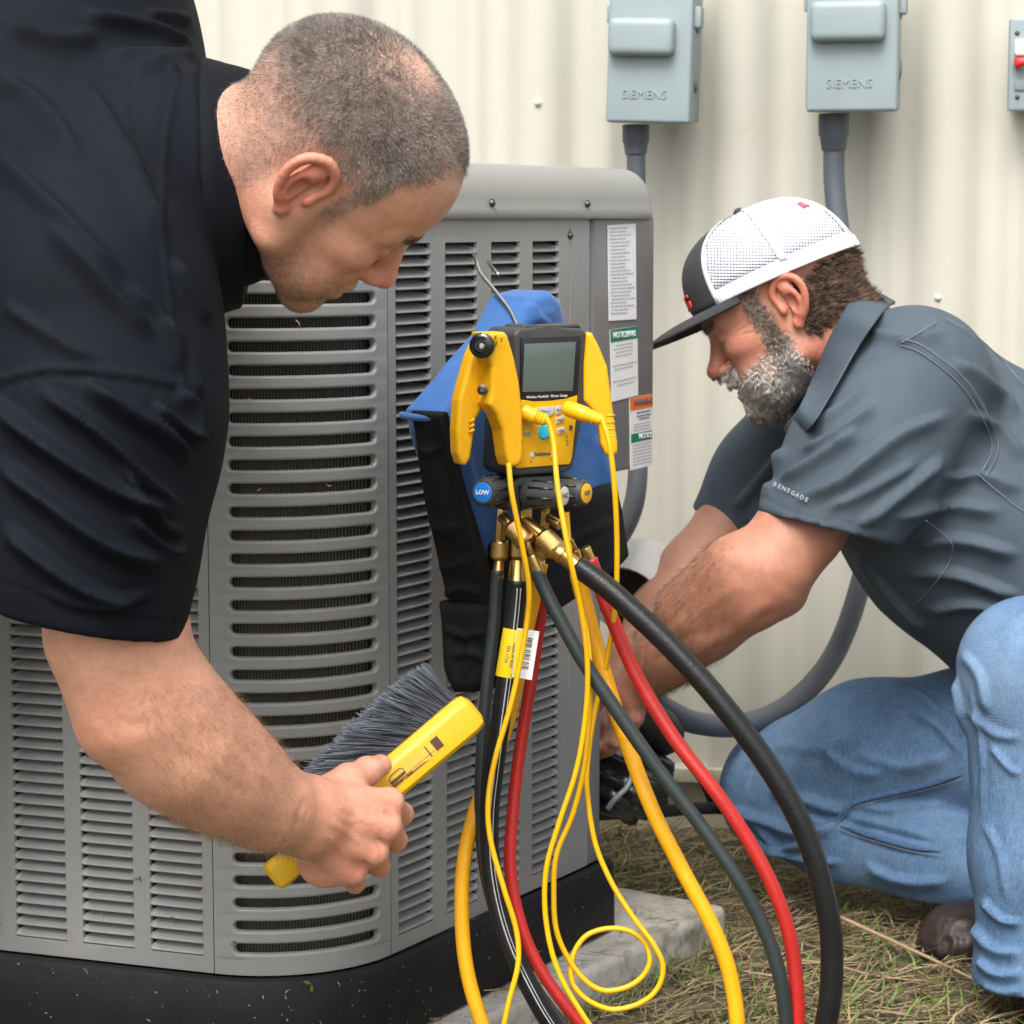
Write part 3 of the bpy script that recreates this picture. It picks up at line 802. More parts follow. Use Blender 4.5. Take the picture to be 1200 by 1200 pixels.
MT['button'] = M('button_grey', (.50, .50, .50), .5)
MT['cyan'] = M('button_cyan', (.01, .45, .62), .4)
MT['capblue'] = M('knob_blue', (.01, .18, .62), .4)
MT['capgrey'] = M('knob_grey', (.55, .55, .52), .4)
MT['brass'] = M('brass', (.60, .40, .14), .30, 1., var=(50, .12), bump=(90, .06), dirt=[(40, .62, .8, (.30, .18, .06))])
MT['brass_knurl'] = M('brass_knurled', (.50, .33, .12), .36, 1., var=(300, .25), bump=(60, .05))
MT['steel'] = M('wire_steel', (.55, .54, .50), .3, 1.)
def plane_frame(o, ang):
    a = math.radians(ang); return np.asarray(o, float), np.array((math.cos(a), math.sin(a), 0)), np.array((math.sin(a), -math.cos(a), 0))
def prism_sdf(poly, o, ex, n, thick, rnd, h, wob=0., bulge=0., ez=EZ):
    """rounded slab: px polygon on the plane (o,n), thickness backwards"""
    q = np.array([PP(px, py, o, n) for px, py in poly]); uv = np.stack(((q - o) @ ex, (q - o) @ ez), 1)
    cu = uv.mean(0); ext = np.abs(uv - cu).max()
    def fn(p):
        w = p - o; x = np.stack((w @ ex, w @ ez), 1); z = w @ n + thick / 2
        d = np.full(len(x), 1e9); ins = np.zeros(len(x), bool)
        for i in range(len(uv)):
            a, b = uv[i], uv[(i + 1) % len(uv)]; ab = b - a; r = x - a
            t = np.clip(r @ ab / (ab @ ab), 0, 1); d = np.minimum(d, np.linalg.norm(r - t[:, None] * ab, axis=1))
            c = (a[1] <= x[:, 1]) != (b[1] <= x[:, 1])
            xi = a[0] + (x[:, 1] - a[1]) / np.where(abs(b[1] - a[1]) < 1e-9, 1e-9, b[1] - a[1]) * ab[0]; ins ^= c & (x[:, 0] < xi)
        d2 = np.where(ins, -d, d) + rnd
        bl = bulge * np.clip(-d2 / (ext * .6), 0, 1) ** .6 if bulge else 0
        if wob: bl = bl + wob * (np.sin(x[:, 0] * 55 + 1) * np.sin(x[:, 1] * 43) + .6 * np.sin(x[:, 0] * 23 + x[:, 1] * 31 + 2))
        dz = np.abs(z) - thick / 2 + rnd - bl
        return np.minimum(np.maximum(d2, dz), 0) + np.linalg.norm(np.maximum(np.stack((d2, dz), 1), 0), axis=1) - rnd
    allp = np.vstack((q, q - n * thick)); pad = .02 + bulge
    return sdf_mesh(fn, allp.min(0) - pad, allp.max(0) + pad, h)
po, pex, pn = plane_frame(P(620, 560, 2.545), 42)
pouch = thing('tool_pouch', 'blue and black soft pouch hooked on the condenser louvres', 'pouch', P(600, 800, 2.56))
V, Q = prism_sdf([(516, 484), (545, 448), (590, 396), (620, 347), (644, 340), (661, 351), (670, 402), (700, 470), (722, 540), (734, 600), (734, 650), (700, 688), (650, 718), (577, 712)], po, pex, pn, .06, .011, .0026, .0034)
V = folds(V, Q, [([(560, 440), (600, 420), (640, 400)], 6, .003, 'fold'), ([(625, 350), (632, 372), (650, 380)], 5, .004, 'fold'), ([(700, 505), (712, 560), (722, 590)], 8, .006), ([(530, 480), (548, 540), (565, 600)], 6, .004), ([(600, 395), (630, 372), (655, 365)], 9, .004), ([(540, 470), (575, 430), (600, 400)], 8, .003)])
arr('blue_body', V, Q, MT['blue_fabric'], pouch)
V, Q = prism_sdf([(583, 640), (640, 592), (700, 575), (729, 566), (736, 600), (738, 652), (702, 690), (650, 722), (588, 717)], po + pn * .014, pex, pn, .030, .008, .0026, .0030)
V = folds(V, Q, [([(640, 700), (690, 660), (725, 600)], 10, .004), ([(660, 640), (700, 620), (730, 610)], 6, .003)])
arr('front_pocket', V, Q, MT['black_fabric'], pouch)
so, sex, sn = plane_frame(P(548, 600, 2.515), -38)
gA, gB = PP(516, 486, po, pn), PP(577, 713, po, pn)
gq = [gA, gB, gB - pn * .075, (gA + gB) / 2 - pn * .066, gA - pn * .050]
gnm = np.cross(gq[1] - gq[0], gq[4] - gq[0]); gnm /= np.linalg.norm(gnm); gnm = gnm if gnm[1] < 0 else -gnm
ge_ = gq[0] - gq[4]; ge_ -= gnm * (ge_ @ gnm); ge_ /= np.linalg.norm(ge_); gz_ = np.cross(gnm, ge_); gz_ = gz_ if gz_[2] > 0 else -gz_
V, Q = prism_sdf([tuple(proj(p_)) for p_ in gq], sum(gq) / 5 + gnm * .013, ge_, gnm, .011, .004, .0022, .0012, ez=gz_)
V = folds(V, Q, [([(500, 510), (512, 560), (530, 640)], 9, .004), ([(515, 700), (540, 690), (570, 698)], 6, .005), ([(495, 600), (515, 620), (545, 615)], 7, .003), ([(500, 660), (525, 665), (555, 655)], 6, .003), ([(485, 520), (500, 530), (520, 522)], 5, .003)])
arr('side_gusset', V, Q, MT['black_fabric'], pouch)
tube('piping', spline([gA + gnm * .006 + pn * .002, (gA + gB) / 2 + gnm * .007 + pn * .001, gB + gnm * .006 + pn * .002], 8), .0042, MT['blue_fabric'], pouch, 10)
tube('piping', spline([gA + gnm * .009 + pn * .002, gA + gnm * .011 - pn * .03, gA + gnm * .009 - pn * .050], 8), .0038, MT['blue_fabric'], pouch, 10)
V, Q = prism_sdf([(503, 706), (540, 704), (578, 702), (576, 760), (570, 802), (552, 813), (528, 813), (517, 786)], so - EY * .006, sex, sn, .06, .014, .0026, .004)
V = folds(V, Q, [([(515, 735), (545, 745), (572, 738)], 5, .006), ([(525, 770), (550, 765), (570, 775)], 6, .005), ([(540, 800), (550, 770), (548, 740)], 5, .005)])
arr('bottom_pocket', V, Q, MT['black_fabric'], pouch)
hk = thing('wire_hook', 'bent steel wire hook through the louvres holding the gauge', 'hook', P(590, 360, 2.55))
tube('wire', spline([P(555, 298, 2.67), P(558, 306, 2.635), P(563, 320, 2.61), P(581, 342, 2.575), P(597, 363, 2.545), P(608, 386, 2.51)], 8), .0021, MT['steel'], hk, 8)
tube('wire_end', spline([P(572, 307, 2.69), P(577, 314, 2.655), P(584, 322, 2.635)], 6), .0021, MT['steel'], hk, 8)

go, gex, gn = plane_frame(P(640, 470, 2.455), 34)
def gp(px, py, off=0.): return PP(px, py, go + gn * off, gn)
gauge = thing('manifold_gauge', 'yellow and grey digital manifold gauge with brass ports, hung before the pouch', 'gauge', P(635, 700, 2.46))
def gprism(name, poly, off, thick, mat, parent, bevel=.0008, seg=2, label=None):
    f = [gp(px, py, off) for px, py in poly]; return prism(name, f[::-1], [p - gn * thick for p in f][::-1], mat, parent, bevel, seg, label)
body = gprism('body', [(603, 392), (609, 385), (640, 383), (682, 385), (688, 390), (688, 440), (680, 500), (672, 548), (664, 554), (604, 558), (598, 550), (602, 500), (606, 450)], 0, .052, MT['gauge_grey'], gauge, .006, 4)
gprism('top_ridge', [(612, 386), (616, 380), (645, 382), (678, 379), (683, 385)], -.006, .035, MT['gauge_grey'], body, .003, 3)
gprism('face_plate', [(611, 468), (625, 470.5), (645, 471), (665, 467), (677, 463), (676, 480), (671, 535), (668, 544), (606, 549), (603, 544), (606, 510)], .0018, .004, MT['yellow'], body, .0012)
bz = gprism('screen_bezel', [(611, 396), (681, 394), (677.5, 461.5), (665, 465.5), (645, 469), (625, 468.5), (610, 466)], .0022, .004, MT['bezel'], body, .001)
gprism('screen', [(615, 403), (675, 400.5), (671.5, 458), (612.5, 459.5)], .0027, .002, MT['lcd'], body, .0005)
text('lettering', 'Wireless Manifold · Micron Gauge', gp(641, 464.5, .0026), gex, EZ, .0036, MT['paper'], body, depth=.0001)
for poly, nm in (([(626, 478), (650, 476), (650, 484), (643, 489), (632, 488)], 'button'), ([(652, 476), (658, 475), (658, 484), (652, 486)], 'button'), ([(652, 490), (661, 487), (661, 493), (652, 497)], 'button'), ([(653, 503), (662, 500), (663, 506), (654, 509)], 'button'),
                 ([(617, 494), (625, 493), (625, 498), (618, 497)], 'button'), ([(614, 504), (622, 506), (622, 511), (615, 510)], 'button')):
    gprism(nm, poly, .0034, .003, MT['button'], body, .0006)
for px, py, s in ((638, 482, '< Menu >'), (655, 480.5, 'Esc'), (656.5, 492, 'Units'), (658, 504.5, 'Light'), (618, 508, 'Enter')):
    text('button_lettering', s, gp(px, py, .0037), gex, EZ, .0036, MT['ink'], body, depth=.0001)
lathe('power_button', gp(637, 506, .001), gp(637, 506, .0048), [(0, .0075), (.7, .0075), (1, .0062)], MT['cyan'], body, 20)
lathe('port_hole', gp(668, 501, .001), gp(668, 501, .0022), [(0, .0028), (1, .0028)], MT['bezel'], body, 12)
text('maker_lettering', 'Fieldpiece', gp(635, 532, .0021), gex, EZ, .0052, MT['ink'], body, depth=.0001, bold=.0002)
for px in (622.5, 647): lathe('emblem', gp(px, 532.5, .0018), gp(px, 532.5, .0022), [(0, .003), (1, .003)], MT['button'], body, 14)
for (px, py) in ((622, 541), (647, 538), (664, 512), (664.5, 517), (665, 521)):
    text('small_print', 'III', gp(px, py, .0021), gex, EZ, .0035, MT['ink'], body, depth=.0001)
# pipe clamps on both sides
def clamp(name, polys, D, th, label):
    c = thing(name, label, 'clamp', P(polys[0][0][0], polys[0][0][1] + 150, D))
    return c
def cprism(name, poly, D, th, mat, parent, ang=20, bevel=.004, seg=3, rnd=None):
    o_, e_, n_ = plane_frame(P(np.mean([q[0] for q in poly]), np.mean([q[1] for q in poly]), D), ang)
    if rnd:
        V, Q = prism_sdf(poly, o_, e_, n_, th, rnd, .0013); return arr(name, V, Q, mat, parent)
    f = [PP(px, py, o_, n_) for px, py in poly]; return prism(name, f[::-1], [p - n_ * th for p in f][::-1], mat, parent, bevel, seg)
cl = thing('pipe_clamp', 'yellow pipe clamp on the left flank of the gauge, its jaws open', 'clamp', P(580, 545, 2.43), 'pipe clamps on the gauge')
cprism('front_jaw', [(566, 390), (592, 389), (596, 393), (604, 420), (610, 450), (613.5, 485), (614, 535), (610, 545), (602, 548), (597, 546), (594, 535), (590, 505), (583, 487), (573, 474), (576, 460), (577, 430), (570, 412)], 2.405, .028, MT['yellow'], cl, 28, rnd=.0042)
cprism('rear_jaw', [(562, 396), (574, 418), (577, 440), (575, 462), (573, 473), (566, 480), (558, 493), (555, 520), (552, 538), (547, 546), (541, 544), (537, 532), (536, 505), (538, 470), (543, 450), (552, 418)], 2.42, .020, MT['yellow'], cl, 28, rnd=.0042)
for k, (x0, y0) in enumerate(((600, 494), (600.5, 502), (601, 510), (601.5, 518), (602, 526))):
    tube('grip_rib', [P(x0, y0, 2.4115), P(x0 + 6, y0 - .4, 2.4145), P(x0 + 11, y0, 2.4185)], .0010, MT['yellow'], cl, 8)
lathe('pivot_wheel', P(566, 405, 2.402), P(563, 405, 2.392), [(0, .0125), (.5, .0125), (.7, .0105), (.75, .006), (1, .006)], MT['bezel'], cl, 24)
lathe('pivot_pin', P(565, 406, 2.394), P(564, 406, 2.388), [(0, .003), (.8, .003), (1, .0018)], MT['steel'], cl, 12)
lathe('rivet', P(565.5, 457, 2.406), P(565, 457, 2.399), [(0, .0052), (.4, .0052), (.5, .0032), (1, .0022)], MT['screw'], cl, 14)
for yy_ in (497, 503, 509):
    tube('jaw_tooth', [P(550, yy_ - 2, 2.417), P(556, yy_ - 6, 2.417)], .0016, MT['yellow'], cl, 6)
for (x0, y0) in ((581, 396), (588, 399), (582, 403)):
    text('moulded_mark', 'F', P(x0, y0, 2.398), np.array((math.cos(.49), math.sin(.49), 0)), EZ, .006, MT['bezel'], cl, depth=.0003)
cr_ = thing('pipe_clamp', 'yellow pipe clamp on the far flank of the gauge, its jaws shut', 'clamp', P(712, 535, 2.5), 'pipe clamps on the gauge')
cprism('front_jaw', [(687, 390), (694, 390), (703, 408), (712, 430), (716, 460), (720, 490), (724, 520), (724, 530), (718, 536), (709, 533), (704, 522), (701, 495), (694, 482), (684, 470), (684, 430)], 2.478, .020, MT['yellow'], cr_, 4, rnd=.0042)
for k in range(5): tube('grip_rib', [P(711, 487 + 8 * k, 2.4785), P(716, 486.6 + 8 * k, 2.479), P(720.5, 487 + 8 * k, 2.4805)], .0010, MT['yellow'], cr_, 8)
# manifold block, knobs and brass
mb = gprism('manifold_block', [(598, 568), (612, 558), (672, 556), (676, 566), (676, 592), (612, 600), (598, 596)], -.004, .045, MT['gauge_grey'], gauge, .004, 3)
gprism('block_face', [(611, 569), (628, 566), (628, 594), (612, 598)], .001, .006, MT['bezel'], mb, .001)
lathe('indicator', gp(614.5, 582, .001), gp(614.5, 582, .0022), [(0, .0018), (1, .0014)], MT['capblue'], mb, 10)
def knob(c, axis, L, r, mat, s, tcol, scale=1):
    c = np.asarray(c, float); ax = np.asarray(axis, float); ax /= np.linalg.norm(ax)
    o = lathe('knob', c - ax * L, c, [(0, r * .82), (.12, r * .95), (.25, r), (.8, r * .98), (.93, r * .9), (1, r * .78)], MT['gauge_grey'], gauge, 22)
    u = np.cross(EZ, ax); u /= np.linalg.norm(u)
    for k in range(8):
        th = k * math.pi / 4 + .2; d = u * math.cos(th) + EZ * math.sin(th)
        tube('knob_flute', [c - ax * L * .78 + d * r * .975, c - ax * L * .14 + d * r * .955], [r * .12, r * .10], MT['bezel'], o, 6)
    lathe('knob_cap', c - ax * .001, c + ax * .0012, [(0, r * .68), (.8, r * .68), (1, r * .62)], mat, o, 22)
    text('knob_lettering', s, c + ax * .0014, u, EZ, .0062 * scale, tcol, o, depth=.0001, bold=.0002)
knob(P(566, 577, 2.415), (-.42, -.9, .02), .036, .0148, MT['capblue'], 'LOW', MT['paper'])
knob(P(661, 581, 2.42), (.86, -.5, 0), .044, .0135, MT['capgrey'], 'VAC', MT['ink'])
knob(P(687, 578, 2.45), (.82, -.56, 0), .036, .0145, MT['yellow'], 'REF', MT['ink'])
PXM = 2.45 / FPX
def brass(segs, D0=2.45, parent=None):
    for nm, a, b, r0, r1, da, db in segs:
        pa, pb_ = P(a[0], a[1], D0 + da), P(b[0], b[1], D0 + db)
        if nm == 'knurled_nut':
            o = lathe(nm, pa, pb_, [(0, r0 * PXM * .72), (.06, r0 * PXM * .86), (.14, r0 * PXM), (.86, r1 * PXM), (.94, r1 * PXM * .86), (1, r1 * PXM * .72)], MT['brass'], parent, 26)
            # real knurling: little pyramids
            a_ = pb_ - pa; L = np.linalg.norm(a_); a_ /= L; u = np.cross(a_, EZ if abs(a_[2]) < .9 else EX); u /= np.linalg.norm(u); v = np.cross(a_, u)
            V = []; F_ = []; rows = max(4, int(L * .72 / .0017)); nseg = 30
            for i in range(rows):
                t = .14 + .72 * (i + .5) / rows; rr = (r0 + (r1 - r0) * t) * PXM
                for j in range(nseg):
                    th = (j + .5 * (i % 2)) * 2 * math.pi / nseg; dth = math.pi / nseg; hl = .72 * L / rows * .95
                    def pt(dth_, dl_, dr_): return pa + a_ * (L * t + dl_) + (rr + dr_) * (u * math.cos(th + dth_) + v * math.sin(th + dth_))
                    i0 = len(V); V += [pt(-dth, 0, 0), pt(0, -hl, 0), pt(dth, 0, 0), pt(0, hl, 0), pt(0, 0, .00075)]
                    F_ += [(i0, i0 + 1, i0 + 4), (i0 + 1, i0 + 2, i0 + 4), (i0 + 2, i0 + 3, i0 + 4), (i0 + 3, i0, i0 + 4)]
            k_ = arr('knurling', np.array(V), np.array(F_), MT['brass_knurl'], o, False)
        elif nm == 'ferrule':
            lathe(nm, pa, pb_, [(0, r0 * PXM * .85), (.05, r0 * PXM), (.75, r1 * PXM), (.8, r1 * PXM * 1.06), (.95, r1 * PXM * 1.08), (1, r1 * PXM * .95)], MT['brass'], parent, 22)
        else:
            lathe(nm, pa, pb_, [(0, r0 * PXM * .93), (.04, r0 * PXM), (.96, r1 * PXM), (1, r1 * PXM * .93)], MT['brass'], parent, 6 if nm == 'port_block' else 18)
brass([('port_block', (589, 596), (586, 634), 6.5, 6.5, .012, .012), ('port_block', (640, 592), (637, 632), 6, 6, .03, .03), ('port_block', (617, 592), (617, 613), 7.5, 7.5, 0, 0),
       ('port_elbow', (588, 605), (600, 619), 6.5, 7, .0, -.012), ('port_elbow', (615, 612), (642, 634), 9, 9.5, -.002, -.022), ('port_elbow', (643, 606), (657, 615), 6.5, 7, .01, 0)], parent=gauge)

# ---- hoses: every hose is a thing with its nut, ferrule and (where it has one) its sticker
MT['hose_black'] = M('hose_black', (.009, .0095, .0105), .34, var=(60, .25), bump=[(260, .2)], spec=.35, dirt=[(45, .62, .8, (.05, .047, .042))])
MT['hose_green'] = M('hose_dark_green', (.022, .032, .032), .42, var=(80, .2), bump=[(300, .15)])
MT['hose_red'] = M('hose_red', (.45, .018, .014), .42, var=[(40, .12), (9, .12)], bump=[(250, .15)], dirt=[(50, .64, .82, (.22, .02, .018))])
MT['hose_yellow'] = M('hose_yellow', (.80, .38, .004), .42, var=[(40, .08), (9, .1)], bump=[(250, .15)], dirt=[(55, .62, .8, (.38, .2, .02))])
MT['hose_print'] = M('hose_print_white', (.42, .43, .46), .5)
MT['lbl_yellow'] = M('label_yellow', (.85, .60, .01), .35, var=(20, .04))
def hose(path, rpx, mat, label, fit=None, print_side=None, tail=True):
    pts = [P(*q) for q in path]; hose.k = getattr(hose, 'k', 0) + 1; e_ = pts[-1]; kk = hose.k       # the far ends run out over the ground
    pts += [np.array((e_[0] + .05 + .015 * kk, e_[1] - .16, .016)), np.array((e_[0] + .22 + .05 * kk, e_[1] - .42 - .03 * kk, .014)), np.array((e_[0] + .55 + .06 * kk, e_[1] - .60 - .06 * kk, .014))]
    h = thing('refrigerant_hose', label, 'hose', pts[-1] * np.array((1, 1, 0)))
    s = spline(pts, 9); r = rpx * PXM
    tube('hose_line', s, r, mat, h, 14)
    if fit: brass(fit, parent=h)
    if print_side is not None:
        q = proj(s); T = np.gradient(q, axis=0); T /= np.linalg.norm(T, axis=1)[:, None]; off = []
        for i in range(len(s)):
            nn = np.array((-T[i][1], 0, -T[i][0])) ; n2 = np.array((T[i][1], 0., T[i][0])) * print_side
            d = n2 * .62 + np.array((0, -.78, 0)); d /= np.linalg.norm(d); off.append(s[i] + d * r * .985)
        k = len(off)
        tube('print_stripe', np.array(off)[2:int(k * .98)], .00075, MT['hose_print'], h, 5)
        if print_side != 9: tube('print_stripe', (np.array(off) + EX * .0034)[2:int(k * .98)], .0005, MT['hose_print'], h, 5)
    return h
Bt = 2.36
hose([(676, 663, 2.417), (700, 680, 2.41), (730, 705, 2.40), (790, 762, 2.38), (850, 830, 2.36), (905, 905, 2.345), (945, 980, 2.335), (968, 1060, 2.33), (975, 1120, 2.33), (969, 1195, 2.33), (945, 1275, 2.34), (900, 1340, 2.36)], 13.2, MT['hose_black'],
     'thick black hose arching out to the right from the centre brass port', [('knurled_nut', (634, 627), (655, 648), 13, 13, -.018, -.03), ('collar', (652, 645), (660, 651), 11, 11, -.028, -.031), ('ferrule', (656, 648), (681, 668), 9.2, 10.2, -.03, -.036)])
hose([(692, 655, 2.455), (702, 685, 2.455), (716, 722, 2.45), (745, 790, 2.44), (790, 865, 2.42), (840, 930, 2.40), (880, 990, 2.39), (910, 1050, 2.38), (928, 1110, 2.375), (935, 1190, 2.37), (930, 1270, 2.37), (915, 1345, 2.37)], 8.8, MT['hose_red'],
     'red hose arching out between the thick black hose and the dark green one', [('ferrule', (686, 641), (696, 665), 5.8, 5.8, .0, .006)])
hose([(629, 668, 2.432), (637, 688, 2.43), (652, 718, 2.425), (682, 772, 2.415), (722, 832, 2.405), (770, 900, 2.395), (820, 966, 2.385), (865, 1031, 2.375), (896, 1090, 2.37), (915, 1150, 2.365), (922, 1215, 2.365), (918, 1290, 2.365), (905, 1355, 2.365)], 8.7, MT['hose_green'],
     'slim dark green hose crossing in front of the yellow hose to the right', [('knurled_nut', (597, 615), (618, 637), 10.5, 12, -.012, -.026), ('thin_neck', (617, 635), (625, 652), 4, 4, -.024, -.022), ('ferrule', (623, 650), (633, 675), 6.2, 7.2, -.022, -.018)])
hose([(676, 655, 2.475), (682, 690, 2.475), (695, 742, 2.47), (712, 802, 2.46), (735, 872, 2.45), (765, 950, 2.43), (800, 1020, 2.42), (835, 1086, 2.41), (856, 1145, 2.405), (865, 1215, 2.40), (862, 1290, 2.40), (850, 1350, 2.40)], 9.6, MT['hose_yellow'],
     'yellow hose arching to the right below the slim dark green hose', [('thin_neck', (668, 632), (675, 646), 3.4, 3.4, .01, .016), ('ferrule', (674, 644), (680, 668), 5.6, 6.2, .016, .024)])
hose([(637, 690, 2.50), (632, 730, 2.50), (622, 800, 2.495), (609, 880, 2.485), (601, 950, 2.475), (598, 1015, 2.465), (608, 1075, 2.455), (630, 1130, 2.445), (668, 1185, 2.435), (720, 1240, 2.43), (800, 1310, 2.42)], 7.6, MT['hose_red'],
     'red hose dropping straight down behind the hose with the sticker')
hose([(634, 660, 2.483), (628, 690, 2.482), (613, 758, 2.478), (599, 830, 2.47), (580, 890, 2.46), (559, 945, 2.45), (545, 1000, 2.44), (541, 1060, 2.43), (546, 1130, 2.42), (565, 1200, 2.41), (600, 1280, 2.40), (640, 1350, 2.40)], 9.0, MT['hose_yellow'],
     'yellow hose bowing out to the left in front of the unit base', [('knurled_nut', (634, 632), (632, 656), 9, 9, .03, .03), ('ferrule', (633, 655), (632, 680), 6.5, 7, .032, .032)])
hb = hose([(606, 680, 2.445), (603, 715, 2.444), (598, 760, 2.44), (590, 820, 2.435), (579, 900, 2.43), (573, 960, 2.425), (576, 1025, 2.42), (592, 1092, 2.41), (620, 1155, 2.40), (655, 1212, 2.40), (720, 1290, 2.39), (780, 1345, 2.39)], 12.0, MT['hose_black'],
     'thick black hose with white print lines and a yellow sticker wrapped round it', [('knurled_nut', (607, 632), (607, 656), 9, 9, .014, .01), ('ferrule', (607, 656), (605, 687), 9.6, 10.4, .002, -.004)], print_side=.1)
hose([(583, 668, 2.462), (581, 700, 2.462), (578, 740, 2.46), (571, 800, 2.455), (566, 860, 2.45), (563, 930, 2.445), (566, 1000, 2.44), (578, 1060, 2.43), (600, 1115, 2.42), (632, 1165, 2.415), (670, 1215, 2.41), (740, 1290, 2.41)], 7.6, MT['hose_green'],
     'slim dark green hose hanging beside the stickered black hose', [('knurled_nut', (587, 632), (585, 656), 10.5, 10.5, .012, .012), ('ferrule', (585, 656), (583, 679), 6, 6.8, .012, .012)])
# sticker wrapped on the black hose, its white barcode flag standing out
lab = thing('hose_sticker', 'yellow sticker with a white barcode flag wrapped on a black hose', 'sticker', P(598, 795, 2.43))
pa, pb_ = P(602, 737, 2.441), P(593, 793, 2.437)
lathe('wrap', pa, pb_, [(0, .0108), (.005, .01085), (.995, .01085), (1, .0108)], MT['lbl_yellow'], lab, 24)
fx = [(606, 736, 2.430), (632, 740, 2.424), (623, 797, 2.420), (600, 793, 2.426)]
fl = [P(*q) for q in fx]; fnv = np.cross(fl[1] - fl[0], fl[2] - fl[0]); fnv /= np.linalg.norm(fnv); fnv = fnv if fnv[1] < 0 else -fnv
flag = prism('flag', fl[::-1], [p - fnv * .0005 for p in fl][::-1], MT['paper'], lab)
def fat(u, v): return fl[0] * (1 - u) * (1 - v) + fl[1] * u * (1 - v) + fl[2] * u * v + fl[3] * (1 - u) * v + fnv * .0002
bm = bmesh.new()
for k in range(16):
    v = .16 + k * .042; h_ = random.choice((.012, .02, .028))
    if k in (5, 11): continue
    bm.faces.new([bm.verts.new(tuple(fat(u_, v_))) for u_, v_ in ((.42, v), (.76, v), (.76, v + h_), (.42, v + h_))])
bm_obj('barcode', bm, MT['ink'], flag)
bm = bmesh.new(); bm.faces.new([bm.verts.new(tuple(fat(u_, v_))) for u_, v_ in ((.02, .02), (.36, .02), (.30, .97), (.02, .97))]); bm_obj('yellow_field', bm, MT['lbl_yellow'], flag)
bm = bmesh.new(); bm.faces.new([bm.verts.new(tuple(fat(u_, v_) + fnv * .0001)) for u_, v_ in ((.28, .15), (.36, .15), (.345, .32), (.27, .32))]); bm_obj('orange_mark', bm, MT['stk_orange'], flag)
hx = (pb_ - pa) / np.linalg.norm(pb_ - pa)
for k, (o_, s_) in enumerate(((-.003, 'Made in Italy'), (.0025, 'EN 1736'))):
    e2 = np.cross(hx, np.array((0, -1., 0))); e2 /= np.linalg.norm(e2)
    text('small_print', s_, (pa + pb_) / 2 + np.array((0, -.0109, 0)) + e2 * o_, hx, np.cross(np.array((0, -1., 0)), hx) / np.linalg.norm(np.cross(np.array((0, -1., 0)), hx)), .0050, MT['ink'], lab, depth=.0001)

def cable(path, label, rpx=3.3):
    s = spline([P(*q) for q in path], 10); c = thing('sensor_cable', label, 'cable', s[-1] * np.array((1, 1, 1)))
    tube('wire', s, rpx * PXM, MT['yellow_cable'], c, 10); return c
cable([(596, 543, 2.40), (600, 580, 2.39), (612, 640, 2.392), (620, 690, 2.40), (616, 740, 2.41), (600, 820, 2.405), (580, 890, 2.40), (572, 940, 2.398), (575, 985, 2.395), (590, 1040, 2.39), (605, 1090, 2.39), (607, 1130, 2.385), (595, 1180, 2.38), (588, 1230, 2.38), (600, 1300, 2.38)], 'thin yellow cable hanging from the open clamp along the stickered hose')
c2 = cable([(628, 484, 2.435), (640, 490, 2.425), (648, 515, 2.42), (654, 575, 2.395), (667, 650, 2.375), (680, 710, 2.385), (688, 770, 2.395), (687, 830, 2.40), (676, 900, 2.40), (655, 965, 2.40), (640, 1020, 2.40), (640, 1080, 2.40), (655, 1140, 2.395), (690, 1200, 2.39), (740, 1270, 2.39)], 'thin yellow cable from the plug on the gauge face, crossing the brass nut')
cable([(705, 490, 2.425), (714, 520, 2.42), (720, 570, 2.42), (723, 640, 2.43), (721, 710, 2.44), (712, 770, 2.455), (698, 830, 2.46), (690, 880, 2.455), (688, 925, 2.45), (697, 986, 2.445), (716, 1033, 2.44), (740, 1072, 2.435), (766, 1107, 2.43), (777, 1133, 2.43), (770, 1159, 2.43), (749, 1176, 2.43), (718, 1183, 2.43), (692, 1174, 2.43), (675, 1159, 2.432), (669, 1142, 2.434), (673, 1116, 2.437), (688, 1096, 2.44), (714, 1088, 2.442), (740, 1092, 2.442), (757, 1107, 2.44), (761, 1129, 2.437), (749, 1148, 2.436), (727, 1159, 2.434), (701, 1159, 2.433), (675, 1137, 2.433), (653, 1094, 2.433), (649, 1042, 2.433), (653, 999, 2.433), (671, 955, 2.433), (684, 903, 2.43), (690, 850, 2.425), (692, 790, 2.42), (686, 735, 2.43), (672, 680, 2.45), (667, 640, 2.46), (664, 600, 2.46)], 'thin yellow cable from the side plug, curled into a loop near the pad')
for (a_, b_) in ((((612, 482, 2.43)), ((641, 494, 2.425))), (((664, 478, 2.45)), ((706, 493, 2.424)))):
    pa, pb_ = P(*a_), P(*b_)
    lathe('plug', pa, pb_, [(0, .0075), (.1, .0082), (.55, .0078), (.6, .0062), (.66, .0072), (.72, .006), (.78, .0068), (.84, .0054), (.9, .006), (1, .0036)], MT['yellow_cable'], gauge, 14)

# ================================================================== brush
MT['brush_yellow'] = M('brush_yellow', (.74, .44, .004), .42, var=[(14, .05)], bump=(200, .04), dirt=[(90, .70, .80, (.40, .24, .03)), (16, .66, .85, (.62, .36, .02))])
brush = thing('counter_brush', 'yellow hand brush with dark grey bristles held against the slotted corner panel', 'brush', P(440, 930, 2.33))
bp0, bp1 = P(318, 1030, 2.285), P(555, 830, 2.365)
bd = (bp1 - bp0); BL = np.linalg.norm(bd); bd /= BL
bn = np.array((0.25, -1., .25)); bn -= bd * (bn @ bd); bn /= np.linalg.norm(bn)        # toward the viewer
bu = np.cross(bn, bd); bu /= np.linalg.norm(bu); bu = bu if bu[2] > 0 else -bu            # upper-left side
secs = [(0, .0105, .010), (.012, .0140, .0125), (.05, .0145, .0135), (.16, .0135, .013), (.3, .0140, .014), (.40, .0165, .016), (.46, .0195, .018), (.95, .0200, .018), (.985, .0180, .0165), (1, .012, .011)]
V = []; Fq = []
